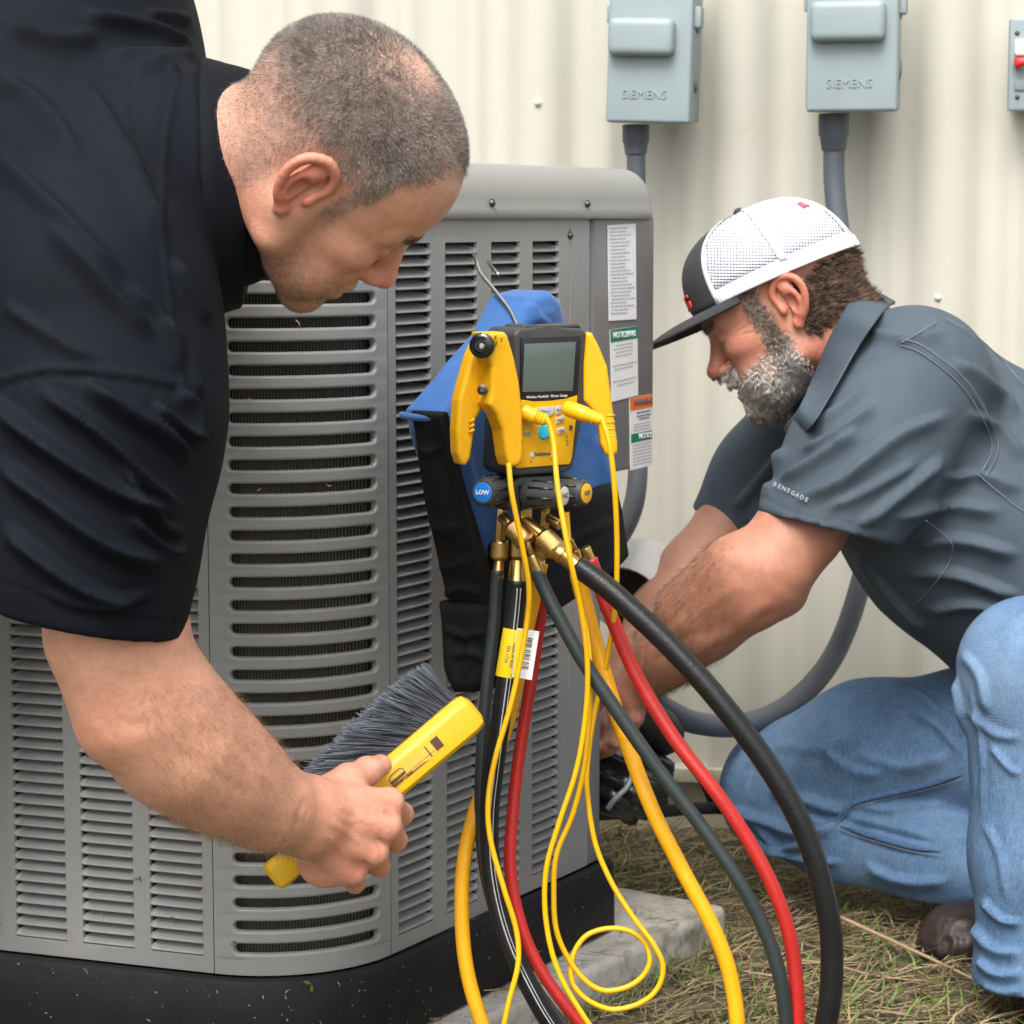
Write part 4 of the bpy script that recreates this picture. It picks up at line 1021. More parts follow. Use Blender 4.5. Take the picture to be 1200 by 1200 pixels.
shape = [(-1., -.75), (-1., .60), (-.78, 1.), (.50, 1.), (1., .62), (1., -.75)]       # (along bu, along bn)
S_ = []
for k, (a_, b_) in enumerate(shape):
    c_ = shape[(k + 1) % 6]; 
    for t in (.06, .5, .94): S_.append((a_ + (c_[0] - a_) * t, b_ + (c_[1] - b_) * t))
ns = len(S_)
for t, hw, hd in secs:
    for a_, b_ in S_: V.append(bp0 + bd * BL * t + bu * hw * a_ + bn * hd * b_)
m = len(secs)
for i in range(m - 1):
    for j in range(ns):
        k = (j + 1) % ns; Fq.append((i * ns + j, i * ns + k, (i + 1) * ns + k, (i + 1) * ns + j))
Fq.append(tuple(range(ns))); Fq.append(tuple(range((m - 1) * ns, m * ns)))
bm = bmesh.new(); vs = [bm.verts.new(tuple(p)) for p in V]
for f in Fq: bm.faces.new([vs[i] for i in f])
bh = bm_obj('handle', bm, MT['brush_yellow'], brush, angle=24)
# printed mark on the face
def bat(t, s, off=.0003): return bp0 + bd * BL * t + bu * .0176 * s + bn * (.0181 + off)
MT['brush_ink'] = M('brush_ink', (.09, .035, .01), .5)
MT['brush_pale'] = M('brush_worn_label', (.80, .45, .05), .5, var=(40, .1))
def bquad(name, t0, t1, s0, s1, mat, off=.0003):
    return arr(name, np.array([bat(t0, s0, off), bat(t1, s0, off), bat(t1, s1, off), bat(t0, s1, off)]), [(0, 1, 2, 3)], mat, bh, False)
bquad('worn_label', .615, .80, -.46, .30, MT['brush_pale'], .0003)
bquad('smudge', .775, .81, -.40, .28, MT['brush_ink'], .0006)
bquad('label_line', .745, .75, -.44, .25, MT['brush_ink'], .0006)
bquad('label_line', .66, .77, -.28, -.255, MT['brush_ink'], .0006)
for k in range(4): bquad('label_line', .63 + .004 * k, .70 + .01 * k, -.36 - .03 * k, -.375 - .03 * k, MT['brush_ink'], .0006)
rr_ = [bat(.563, -.30, .0006), bat(.563, .05, .0006), bat(.58, .22, .0006), bat(.625, .22, .0006), bat(.632, .05, .0006), bat(.632, -.30, .0006), bat(.563, -.30, .0006)]
tube('emblem_frame', np.array(rr_), .0004, MT['brush_ink'], bh, 5)
bquad('emblem_bar', .565, .630, -.22, -.05, MT['brush_ink'], .0006)
text('maker_lettering', 'Rubbermaid', bat(.60, -.34, .0007), bd, bu, .0056, MT['brush_ink'], bh, depth=.0001, bold=.0002)
# bristles
MT['bristle'] = M('bristles', (1, 1, 1), .45, attr='col')
nb = 3600; V = np.zeros((nb, 9, 3)); Cc = np.zeros((nb, 9, 4)); 
for i in range(nb):
    tuft = int(i / 9); r_ = random.Random(tuft)
    t = .47 + .505 * r_.random(); dep = r_.uniform(-.8, .5)
    b0 = bp0 + bd * BL * (t + random.gauss(0, .004)) + bu * .018 + bn * .013 * (dep + random.gauss(0, .08))
    f = (t - .47) / .505
    L = (.066 - .020 * f) * random.uniform(.86, 1.04)
    # the lower bristles sweep down the brush, the upper ones stand up; they press against the panel
    d = bu * (1.0) + bd * (-1.75 * (1 - f) - .02 * f + r_.gauss(0, .10) + random.gauss(0, .05)) + bn * (-.25 + .30 * dep + r_.gauss(0, .08) + random.gauss(0, .05)); d /= np.linalg.norm(d)
    side = np.cross(d, bn); side /= np.linalg.norm(side)
    bend = bd * (-.009 * (1 - .4 * f)) + np.array((0, 0, .002)) + side * random.gauss(0, .002)
    wv = .00075
    p0_ = b0; p1_ = b0 + d * L * .5 + bend * .25; p2_ = b0 + d * L + bend
    s2 = np.cross(side, d)
    base = random.uniform(.05, .12); tint = np.array((base * .86, base * .97, base * 1.15)); tip = tint * random.uniform(1.2, 4.5)
    for q, pnt in enumerate((p0_, p1_, p2_)):
        for c_ in range(3):
            th = c_ * 2.094; V[i, q * 3 + c_] = pnt + wv * (1 - .25 * q) * (side * math.cos(th) + s2 * math.sin(th)); Cc[i, q * 3 + c_] = (*(tint if q < 2 else tip), 1)
Fl = []
for q in range(2):
    for c_ in range(3):
        k = (c_ + 1) % 3; Fl.append((q * 3 + c_, q * 3 + k, q * 3 + 3 + k, q * 3 + 3 + c_))
Fl = np.array(Fl); FF = (Fl[None] + (np.arange(nb) * 9)[:, None, None]).reshape(-1, 4)
def colour(o, C, name='col'):
    a_ = o.data.attributes.new(name, 'FLOAT_COLOR', 'POINT'); a_.data.foreach_set('color', np.asarray(C, np.float32).ravel())
bo = arr('bristles', V.reshape(-1, 3), FF, MT['bristle'], brush); colour(bo, Cc.reshape(-1, 4)); tag(bo, kind='stuff')
# ================================================================== people
def head_sdf(p, o):
    """local head: x forward, y left, z up, origin in the middle of the skull"""
    d = s_ell(p, (-.014, 0, .022), (.101, .0775, .086))
    d = smin(d, s_ell(p, (.030, 0, .022), (.066, .066, .066)), .03)
    d = smin(d, s_ell(p, (.038, 0, -.045), (.054, .058, .076)), .03)
    for s in (-1, 1):
        d = smin(d, s_cone(p, (.074, s * .012, -.112), (.008, s * .054, -.078), .017, .015), .022)
        d = smin(d, s_cone(p, (.006, s * .055, -.078), (-.004, s * .062, -.025), .015, .012), .02)
        d = smin(d, s_ell(p, (.058, s * .040, -.038), (.026, .022, .019)), .016)
        d = smin(d, s_cone(p, (.086, s * .010, .003), (.070, s * .046, .002), .0105, .010), .012)
        d = smin(d, s_ell(p, (.062, s * .030, -.078), (.026, .026, .030)), .016)
        d = smax(d, -s_ell(p, (.100, s * .033, -.019), (.016, .016, .011)), .010)
        d = smin(d, s_sph(p, (.0735, s * .033, -.020), .0128), .004)
        d = smin(d, s_ell(p, (.0745, s * .033, -.0165), (.0135, .0155, .0085)), .003)      # upper lid
        d = smin(d, s_ell(p, (.0735, s * .033, -.0285), (.0130, .0150, .0060)), .004)      # lower lid
    d = smin(d, s_cone(p, (.089, 0, -.004), (.112, 0, -.042), .0085, .0105), .012)
    d = smin(d, s_ell(p, (.1135 + o.get('nose', 0), 0, -.046), (.0125, .0115, .0105)), .008)
    for s in (-1, 1): d = smin(d, s_ell(p, (.1035, s * .0125, -.0505), (.0105, .0075, .0075)), .006)
    for s in (-1, 1): d = smax(d, -s_ell(p, (.108, s * .0065, -.0585), (.006, .0035, .004)), .003)
    d = smin(d, s_ell(p, (.078, 0, -.078), (.026, .030, .026)), .016)
    d = smin(d, s_ell(p, (.0985, 0, -.0735), (.0075, .021, .0055)), .006)
    d = smin(d, s_ell(p, (.0970, 0, -.0875), (.0080, .018, .0060)), .006)
    d = smax(d, -s_ell(p, (.107, 0, -.0805), (.0075, .024, .0016)), .004)
    d = smin(d, s_ell(p, (.083, 0, -.113), (.019, .021, .018)), .014)
    n0, n1, r0, r1 = o['neck']
    d = smin(d, s_cone(p, n0, n1, r0, r1), .028)
    m = smin(d, s_cone(p, (-.01, -.055, -.05), np.asarray(n1) + np.array((.06, -.01, 0)), .016, .022), .025)
    d = m
    for s in (-1, 1):
        e = np.array((-.014, s * .0745, -.022))
        def E(u, v, w): return e + np.array((u - w * .35, s * w, v))
        hx = [E(.010, -.002, .002), E(.0135, .014, .003), E(.008, .028, .006), E(-.006, .033, .011), E(-.019, .022, .015), E(-.021, .004, .016), E(-.014, -.014, .012), E(-.005, -.024, .007)]
        P_all = p; near_ = np.linalg.norm(P_all - e, axis=1) < .06; p = P_all[near_]
        if not len(p): p = P_all; continue
        hr = np.interp(np.linspace(0, 1, 22), np.linspace(0, 1, 8), [.0030, .0036, .0040, .0042, .0044, .0042, .0040, .0042]); hx = spline(hx, 3)
        ear = s_chain(p, hx, hr, .003)
        ear = smin(ear, s_ell(p, E(.0015, -.027, .0045), (.0075, .0052, .0085)), .005)
        ear = smin(ear, s_cone(p, E(-.006, .018, .006), E(-.006, -.016, .005), .009, .007) , .006)
        ear = smin(ear, s_chain(p, spline([E(.001, .020, .008), E(-.009, .012, .012), E(-.011, -.002, .012), E(-.003, -.015, .009)], 3), [.0028] * 10, .003), .003)
        ear = smax(ear, -s_ell(p, E(.000, -.002, .014), (.0075, .0095, .012)), .003)
        ear = smax(ear, -s_chain(p, spline([E(.008, .018, .0140), E(-.003, .0250, .0182), E(-.014, .018, .0225), E(-.0165, .004, .023)], 3), [.0026] * 10, .002), .002)
        ear = smin(ear, s_ell(p, E(.011, -.005, .005), (.0042, .0045, .0062)), .004)
        full = np.full(len(P_all), 1.); full[near_] = ear; p = P_all
        d = smin(d, full, .004)
    return d
def head_build(o, h=.0017):
    n1 = np.asarray(o['neck'][1]); lo = np.minimum((-.125, -.105, -.145), n1 - .09); hi = np.maximum((.145, .105, .12), n1 + .07)
    return sdf_mesh(lambda p: head_sdf(p, o), lo, hi, h)
MT['skin'] = M('skin', (1, 1, 1), .44, attr='col', var=[(160, .09), (55, .11), (14, .09)], bump=[(900, .28), (300, .22), (90, .12)], sss=.15)
bsdf(MT['skin']).inputs['Specular IOR Level'].default_value = .4
MT['hair'] = M('hair', (1, 1, 1), .5, attr='col')
def strands(name, root, nrm, direc, length, rad, cols, parent, curl=0., mat=None, bend=None):
    n = len(root); d = direc / np.linalg.norm(direc, axis=1)[:, None]
    side = np.cross(d, nrm) + 1e-6; side /= np.linalg.norm(side, axis=1)[:, None]; s2 = np.cross(side, d)
    L = length[:, None]; b = nrm * (L * -.12) if bend is None else bend * L
    mid = root + d * L * .55 + side * (rng.normal(0, 1, n) * curl)[:, None] * L; tip = root + d * L + b + side * (rng.normal(0, 1, n) * curl)[:, None] * L
    V = np.zeros((n, 7, 3)); r = np.broadcast_to(rad, (n,))[:, None]
    for c in range(3):
        th = c * 2.0944; off = (side * math.cos(th) + s2 * math.sin(th)) * r
        V[:, c] = root - nrm * .0006 + off; V[:, 3 + c] = mid + off * .85
    V[:, 6] = tip
    F = []
    base = np.arange(n)[:, None] * 7
    for c in range(3):
        k = (c + 1) % 3
        F += [base + np.array([[c, k, 3 + k]]), base + np.array([[c, 3 + k, 3 + c]]), base + np.array([[3 + c, 3 + k, 6]])]
    o = arr(name, V.reshape(-1, 3), np.vstack(F), mat or MT['hair'], parent); colour(o, np.repeat(np.c_[cols, np.ones(n)], 7, 0)); tag(o, kind='stuff')
    return o
def tufts(name, V, N, w, nt, per, dirfn, lenr, rad, colfn, parent, spread=.0016, curl=.12, bend=None, conv=.55):
    t = rng.choice(len(V), nt, p=w / w.sum()); d = dirfn(t); d /= np.linalg.norm(d, axis=1)[:, None]
    L = lenr(t); C = colfn(t)
    k = np.repeat(np.arange(nt), per); j = rng.normal(0, spread, (len(k), 3)); n = N[t][k]; j -= n * (j * n).sum(1)[:, None]
    root = V[t][k] + j; dd = d[k] * L[k][:, None] - j * conv + rng.normal(0, .10, (len(k), 3)) * L[k][:, None]
    ln = np.linalg.norm(dd, axis=1) * rng.uniform(.75, 1.1, len(k))
    return strands(name, root, n, dd, ln, rng.uniform(rad * .7, rad * 1.4, len(k)), np.clip(C[k] * rng.uniform(.7, 1.35, (len(k), 1)), 0, 1), parent, curl, bend=None if bend is None else np.tile(bend, (len(k), 1)))
def lerp(a, b, t): return np.asarray(a)[None] * (1 - t[:, None]) + np.asarray(b)[None] * t[:, None]
def sstep(x, a, b):
    t = np.clip((x - a) / (b - a), 0, 1); return t * t * (3 - 2 * t)
def pnoise(p, s, seed=0):
    r = np.random.default_rng(seed); out = 0
    for k in range(6):
        v = r.normal(0, 1, 3); v /= np.linalg.norm(v); w_ = np.cross(v, r.normal(0, 1, 3)); f = s * 1.6 ** (k % 3)
        out = out + np.sin(p @ v * f + r.uniform(0, 6)) * np.sin(p @ w_ * f + r.uniform(0, 6))
    return out / 3
def surfD(V, px, py, rad=10):
    q = proj(V); m = np.hypot(q[:, 0] - px, q[:, 1] - py) < rad
    return V[m][:, 1].min() if m.any() else None
def join_meshes(parts):
    Vs, Qs, off = [], [], 0
    for V, Q in parts: Vs.append(V); Qs.append(Q + off); off += len(V)
    return np.vstack(Vs), np.vstack(Qs)
def pc(lst): return [P(x, y, D) for x, y, D, r in lst], [r for x, y, D, r in lst]

# ------------------------------------------------------------------ man in the black polo shirt
H1c = P(403, 179, 2.14); H1s = .97
H1R = np.array(((.622, .421, -.661), (-.063, .867, .494), (.781, -.265, .566))); H1R = np.linalg.svd(H1R)[0] @ np.linalg.svd(H1R)[2]
_t = math.radians(-8); H1R = np.array(((math.cos(_t), math.sin(_t), 0), (-math.sin(_t), math.cos(_t), 0), (0, 0, 1))) @ H1R
_t = math.radians(-2); H1R = np.array(((math.cos(_t), 0, math.sin(_t)), (0, 1, 0), (-math.sin(_t), 0, math.cos(_t)))) @ H1R
man1 = thing('person', 'man in a black polo shirt bending over with a brush in his hand', 'person', (-.95, 2.25, 0))
opt1 = dict(neck=((-.028, 0, -.04), (-.098, .062, -.165), .060, .060))
Vh, Qh = head_build(opt1); Nh = vnormals(Vh, Qh)
x, y, z = Vh.T
# intrinsic skin colour
skin1 = np.array((.68, .35, .245)); c = np.repeat(skin1[None], len(Vh), 0)
red = np.array((.62, .19, .13))
def blend(c, col, w): return c * (1 - w[:, None]) + np.asarray(col)[None] * w[:, None]
earw = sstep(np.abs(y), .074, .084) * sstep(.05 - np.abs(x + .015), 0, .02) * sstep(.02 - np.abs(z + .022), -.03, 0)
c = blend(c, red, .75 * np.clip(earw, 0, 1))
c = blend(c, red, .7 * np.exp(-((x - .115) ** 2 + y ** 2 + (z + .047) ** 2) / .018 ** 2))
c = blend(c, red, .35 * np.exp(-((x - .07) ** 2 + (np.abs(y) - .045) ** 2 + (z + .045) ** 2) / .03 ** 2))
c = blend(c, red, .35 * sstep(-z, .05, .09) * sstep(-x, -.02, .03))
stub = sstep(-z, .052, .075) * sstep(x, .005, .03) * (1 - np.exp(-((x - .1) ** 2 + (z + .08) ** 2) / .012 ** 2)) * sstep(-z, .03, .06)
c = blend(c, (.27, .17, .115), .38 * stub * (.7 + .6 * np.clip(pnoise(Vh, 700, 3), -1, 1)))
lips = np.exp(-(((x - .099) / .012) ** 2 + (y / .022) ** 2 + ((z + .080) / .010) ** 2)); c = blend(c, (.45, .15, .12), .6 * lips)
def hairmask1(x, y, z):
    m = sstep(z, .004, .016)                                             # sides
    front = sstep(z - (.040 + (x - .03) * .80 + .014 * np.exp(-((np.abs(y) - .045) / .018) ** 2)), -.010, .020)            # forehead line
    m = np.where(x > .03, np.minimum(m, front), m)
    back = sstep(z, -.125, -.050); t = sstep(-x, .025, .05); m = m * (1 - t) + back * t
    sb_ = sstep(.011 - np.abs(x - .018), 0, .006) * sstep(z, -.042, -.022); m = np.maximum(m * (.35 + .65 * sstep(z, .0, .04)), .45 * sb_)
    return m
hm = hairmask1(x, y, z) * (np.abs(y) < .0795)
bald = np.exp(-((x + .022) ** 2 + (y + .012) ** 2) / .034 ** 2) * sstep(z, .06, .09)
thin = sstep(x, -.02, .06) * sstep(z, .045, .085) * .6
dens = np.clip(hm * (1 - .93 * bald) * (1 - thin), 0, 1)
c = blend(c, (.56, .37, .29), .6 * sstep(z, .05, .09)); c = blend(c, (.26, .205, .175), .60 * dens)
brow = np.exp(-((z - .008) / .006) ** 2) * sstep(x, .06, .07) * sstep(np.abs(y), .01, .018) * sstep(.055 - np.abs(y), 0, .01)
c = blend(c, (.20, .12, .08), .6 * brow)
lash = np.exp(-((z + .0225) / .0018) ** 2) * np.exp(-((np.abs(y) - .033) / .012) ** 4) * sstep(x, .07, .078); c = blend(c, (.06, .04, .03), .8 * lash)
to1 = lambda v: H1c + (v * H1s) @ H1R
head1_local = Vh.copy()
Vw = to1(Vh); Nw = Nh @ H1R
# hair strands
pick = rng.choice(len(Vh), 88000, p=dens / dens.sum()); jit = rng.normal(0, .0007, (len(pick), 3))
rt = Vw[pick] + jit; nn = Nw[pick]
lx, ly, lz = Vh[pick].T
flow = np.stack((.9 * np.ones_like(lx), -.1 * np.sign(ly), -.55 - 0 * lz), 1); tb_ = sstep(-lx, -.02, .08)[:, None]; flow = flow * (1 - tb_) + np.array((-.35, 0, -1.)) * tb_
fw = flow @ H1R
clump = pnoise(rt, 260, 5)[:, None] * np.array((.2, .12, .18)) + pnoise(rt, 130, 8)[:, None] * np.array((-.12, .16, .2))
dr_ = nn * .75 + fw * .55 + clump + rng.normal(0, .22, rt.shape)
ln = rng.uniform(.0038, .0070, len(rt)) * (1 - .6 * sstep(-lz, -.015, .035)) * (.65 + .35 * dens[pick])
g_ = np.clip(rng.beta(1.1, 1.5, len(rt)) + .25 * pnoise(rt, 90, 6), 0, 1)
hc = lerp((.115, .085, .068), (.58, .54, .50), g_ ** 1.15)
strands('hair', rt, nn, dr_, ln, .00013, hc, man1, .12)
# eyebrow and stubble strands
pb = np.clip(brow, 0, 1) ** 2; pick = rng.choice(len(Vh), 900, p=pb / pb.sum())
strands('eyebrow_hair', Vw[pick], Nw[pick], Nw[pick] * .5 + np.outer(np.ones(len(pick)), np.array((-.4, 0, .1)) @ H1R) + (np.sign(Vh[pick][:, 1])[:, None] * np.array((0, 1, 0))) @ H1R * .6 + rng.normal(0, .2, (len(pick), 3)), rng.uniform(.003, .005, len(pick)), .00012, lerp((.10, .06, .04), (.3, .22, .16), rng.random(len(pick))), man1)
ps = np.clip(stub, 0, 1); pick = rng.choice(len(Vh), 9000, p=ps / ps.sum())
strands('stubble', Vw[pick] + rng.normal(0, .0006, (len(pick), 3)), Nw[pick], Nw[pick] + rng.normal(0, .35, (len(pick), 3)) + np.array((0, 0, -.2)), rng.uniform(.0006, .0016, len(pick)), .00012, lerp((.10, .06, .04), (.42, .34, .28), rng.random(len(pick)) ** 2), man1)

# arms, hand and body under the clothes
arm1 = [(105, 400, 2.04, .062), (125, 560, 2.045, .060), (137, 742, 2.06, .0545), (163, 822, 2.075, .0510), (214, 876, 2.10, .0485), (258, 911, 2.13, .0430), (308, 940, 2.165, .0360), (352, 956, 2.20, .0315)]
K = [(456, 940, 2.243), (453, 968, 2.234), (438, 998, 2.234), (413, 1021, 2.240)]
frad = [.0108, .0112, .0106, .0094]
def hand1_sdf(p):
    w0 = P(352, 956, 2.20); d = None
    starts = [(372, 938, 2.215), (370, 952, 2.212), (366, 966, 2.214), (362, 978, 2.218)]
    for k, s in zip(K, starts):
        e = s_cone(p, P(*s), P(*k), .0185, .0125); d = e if d is None else smin(d, e, .012)
    d = smin(d, s_ell(p, P(402, 972, 2.258), (.040, .020, .042)), .018)          # palm
    d = smin(d, s_ell(p, P(380, 1008, 2.248), (.026, .020, .026)), .014)         # heel of the little finger side
    d = smin(d, s_ell(p, P(388, 938, 2.248), (.026, .020, .022)), .014)          # thumb ball
    for (kx, ky, kd), r in zip(K, frad):
        d = smin(d, s_sph(p, P(kx, ky, kd + .004), r * 1.22), .006)
        i = K.index((kx, ky, kd)); dx = (15, 10, 6, 3)[i]; dy = (14, 16, 16, 14)[i]
        a = P(kx, ky, kd + .003); b = P(kx + dx, ky + dy, kd + .048); c_ = P(kx + dx - 22, ky + dy - 18, kd + .088); e = P(kx + dx - 44, ky + dy - 36, kd + .086)
        f = s_chain(p, [a, b, c_, e], [r * 1.05, r, r * .93, r * .8], .004); d = smin(d, f, .005)
    th = s_chain(p, [P(380, 936, 2.238), P(408, 914, 2.255), P(430, 904, 2.278), P(446, 897, 2.292)], [.0170, .0150, .0122, .0108], .006)
    th = smin(th, s_sph(p, P(431, 903, 2.275), .0124), .006)
    d = smin(d, th, .010)
    nail = s_ell(p, P(441, 895, 2.277), (.0062, .0018, .0050))
    return d
def body1_sdf(p):
    pts, rad = pc(arm1); d = s_chain(p, pts, rad, .03)
    d = smin(d, s_ell(p, P(128, 856, 2.075), (.020, .022, .024)), .02)            # elbow bone
    d = smin(d, s_cone(p, P(205, 818, 2.085), P(285, 895, 2.145), .034, .026), .03)   # brachioradialis
    d = smin(d, s_cone(p, P(172, 893, 2.105), P(250, 928, 2.14), .022, .020), .03)    # ulnar side
    d = smin(d, s_ell(p, P(352, 956, 2.203), (.036, .024, .034)), .02)
    d = smin(d, hand1_sdf(p), .016)
    core = s_cone(p, (-.42, 2.25, .98), (-.95, 2.25, .93), .11, .115)
    core = smin(core, s_cone(p, (-.40, 2.10, .90), (-.42, 2.42, .93), .055, .055), .05)
    d = smin(d, core, .03)
    la = s_chain(p, [np.array((-.42, 2.44, .92)), np.array((-.50, 2.50, .66)), np.array((-.62, 2.36, .50)), np.array((-.72, 2.25, .50))], [.055, .047, .04, .035], .03)   # the other arm rests on the thigh
    return smin(d, la, .03)
Vb, Qb = sdf_mesh(body1_sdf, (-1.12, 1.93, .22), (.02, 2.58, 1.13), .0026)
# veins, tendons and creases
Vb = folds(Vb, Qb, [([(392, 942), (412, 950), (430, 962), (442, 966)], 4, .0013), ([(380, 958), (400, 972), (418, 985), (432, 994)], 4, .0013), ([(378, 975), (395, 992), (408, 1008)], 4, .0011),
                    ([(385, 940), (405, 962), (425, 958)], 3, .0009), ([(360, 935), (350, 955), (343, 985)], 5, -.0016), ([(366, 940), (357, 960), (350, 990)], 3, -.0010),
                    ([(428, 898), (431, 903), (433, 909)], 2.2, -.0008), ([(424, 899), (427, 904), (429, 910)], 2, -.0006),
                    ([(455, 930), (462, 942), (462, 952)], 3, .0012), ([(449, 962), (456, 970), (455, 980)], 3, .0012), ([(436, 990), (442, 1000), (438, 1008)], 3, .0012),
                    ([(448, 951), (456, 956), (464, 960)], 3, -.0030), ([(442, 982), (449, 987), (456, 990)], 3, -.0030), ([(424, 1008), (430, 1014), (438, 1018)], 3, -.0028),
                    ([(250, 860), (290, 895), (330, 925)], 7, .0016), ([(200, 870), (250, 905), (310, 940)], 8, -.0014), ([(110, 845), (122, 862), (134, 882)], 9, .0014), ([(135, 842), (156, 850), (180, 845)], 9, -.0012)])
nx = len(Vw)
Va, Qa = join_meshes([(Vw, Qh), (Vb, Qb)])
pb_ = proj(Vb); cb = np.repeat(skin1[None], len(Vb), 0)
handw = sstep(pb_[:, 0], 350, 400) * sstep(pb_[:, 1], 800, 850); cb = blend(cb, (.66, .28, .19), .5 * handw)
for kx, ky, kd in K: cb = blend(cb, (.66, .22, .15), .5 * np.exp(-((pb_[:, 0] - kx) ** 2 + (pb_[:, 1] - ky) ** 2) / 11 ** 2))
cb = blend(cb, (.64, .25, .17), .45 * np.exp(-((pb_[:, 0] - 115) ** 2 + (pb_[:, 1] - 860) ** 2) / 40 ** 2))
cb = blend(cb, (.56, .27, .175), .35 * sstep(pb_[:, 0], 150, 330) * (1 - handw))
nailw = np.exp(-(((pb_[:, 0] - 441) / 6) ** 2 + ((pb_[:, 1] - 895) / 4.5) ** 2) ** 2) * (Vb[:, 1] < 2.295); cb = blend(cb, (.62, .40, .33), .8 * nailw)
body1 = arr('body', Va, Qa, MT['skin'], man1); colour(body1, np.c_[np.vstack((c, cb)), np.ones(len(Va))])
# fine arm hair
Nb = vnormals(Vb, Qb); wv_ = (sstep(pb_[:, 0], 150, 200) * sstep(360 - pb_[:, 0], 0, 30) * (pb_[:, 1] > 800)); pick = rng.choice(len(Vb), 6500, p=wv_ / wv_.sum())
strands('arm_hair', Vb[pick], Nb[pick], Nb[pick] * .35 + np.array((.35, 0, -.6)) + rng.normal(0, .3, (len(pick), 3)), rng.uniform(.006, .014, len(pick)), .00008, lerp((.20, .11, .06), (.45, .28, .17), rng.random(len(pick))), man1, .1)

MT['polo'] = M('black_polo_knit', (.0045, .0062, .0108), .75, var=[(30, .15), (300, .2)], bump=[(1500, .3), (40, .12)], spec=.15)
hemo = P(107, 727, 2.05); hemn = np.array((-.20, -.02, -.98))
def shirt1_sdf(p):
    d = s_chain(p, [np.array((-.445, 2.255, 1.0)), np.array((-.68, 2.25, 1.0)), np.array((-1.0, 2.25, .955))], [.155, .172, .165], .08)
    d = smin(d, s_ell(p, P(105, 290, 2.12), (.090, .11, .12)), .06)
    d = smin(d, s_ell(p, (-.412, 2.30, 1.075), (.125, .15, .14)), .05)
    sl = s_chain(p, [P(108, 360, 2.07), P(116, 480, 2.055), P(100, 620, 2.05), P(96, 800, 2.055)], [.100, .092, .086, .0835], .05)
    sl = smin(sl, s_cone(p, P(172, 400, 2.07), P(160, 520, 2.06), .052, .056), .04)
    d = smin(d, sl, .06)
    fs = s_chain(p, [np.array((-.41, 2.38, 1.0)), np.array((-.44, 2.47, .88)), np.array((-.49, 2.51, .70))], [.115, .09, .08], .05)
    d = smin(d, fs, .06)
    d = smin(d, s_cone(p, P(252, 215, 2.195), P(190, 215, 2.19), .094, .108), .03)
    d = smax(d, s_plane(p, hemo, hemn) - .0, .004)
    d = smax(d, s_plane(p, (-.98, 2.25, .95), (-1, 0, .25)) - .06, .01)
    # hollow sleeve ends and neck
    cut = np.maximum(s_cone(p, P(100, 620, 2.05), P(96, 800, 2.055), .0775, .0755), -s_plane(p, P(104, 690, 2.05), hemn))
    d = smax(d, -cut, .003)
    d = smax(d, -np.maximum(s_cone(p, np.array((-.465, 2.49, .80)), np.array((-.51, 2.52, .62)), .073, .073), 0 * p[:, 0] - 1), .004)
    d = smax(d, s_plane(p, np.array((-.49, 2.51, .70)), (-.25, .15, -.95)) - .005, .004)
    return d
Vs, Qs = sdf_mesh(shirt1_sdf, (-1.16, 1.88, .50), (-.18, 2.68, 1.21), .0036)
st1 = [([(-20, 455), (60, 520), (140, 575), (215, 602)], 11, .010, 'fold'), ([(-10, 530), (60, 585), (130, 637), (208, 660)], 11, .010, 'fold'), ([(0, 610), (55, 655), (110, 692), (165, 705)], 10, .008, 'fold'),
       ([(95, 442), (155, 480), (198, 508), (226, 545)], 10, .009, 'fold'), ([(40, 450), (120, 505), (185, 572), (222, 597)], 9, .008, 'fold'), ([(140, 540), (185, 610), (222, 620)], 7, .006, 'fold'), ([(150, 600), (195, 642), (218, 634)], 7, .006, 'fold'),
       ([(205, 452), (232, 480), (230, 525)], 8, .005, 'fold'), ([(190, 365), (222, 420), (236, 475)], 8, .005, 'fold'), ([(180, 470), (215, 500), (238, 515)], 6, .006, 'fold'), ([(40, 690), (110, 712), (190, 690)], 9, .004),
       ([(95, 85), (150, 180), (200, 290)], 13, .007, 'fold'), ([(50, 255), (120, 325), (185, 400)], 12, .007, 'fold'), ([(-10, 170), (70, 245), (150, 330)], 13, .007, 'fold'), ([(120, 62), (190, 66), (238, 60)], 9, .008, 'fold'),
       ([(90, 12), (170, 28), (235, 55)], 9, .008, 'fold'), ([(150, 90), (190, 75), (215, 90)], 7, .006, 'fold'), ([(205, 300), (225, 340), (250, 380)], 8, .007, 'fold'), ([(150, 330), (190, 370), (215, 440)], 8, .005, 'fold'), ([(0, 350), (60, 390), (120, 425)], 10, .005, 'fold'), ([(-10, 80), (50, 120), (100, 190)], 14, .006, 'fold'),
       ([(165, 15), (205, 18), (230, 30)], 6, .006, 'fold'), ([(0, 20), (60, 40), (120, 40)], 12, .006, 'fold')]
st1 = [(q[0], q[1] * .72, q[2] * (1.8 if k_ < 11 else 1.2), *q[3:]) for k_, q in enumerate(st1)]
Vs = folds(Vs, Qs, st1, -.1)
Vs = folds(Vs, Qs, [([(-30, 448), (0, 444), (60, 431), (150, 438), (218, 452)], 4.5, .0022, 'seam'), ([(-30, 462), (0, 455), (60, 441), (150, 449), (216, 463)], 2.0, -.0016, 'seam'), ([(-30, 672), (0, 682), (60, 703), (130, 722), (216, 729)], 1.8, -.0013, 'seam'),
                    ([(208, 92), (196, 150), (190, 250), (200, 360), (214, 450)], 3, .0018, 'seam'), ([(150, 78), (146, 130), (165, 190), (200, 220)], 2.5, .0015, 'seam')], -.1)
arr('polo_shirt', Vs, Qs, MT['polo'], man1)
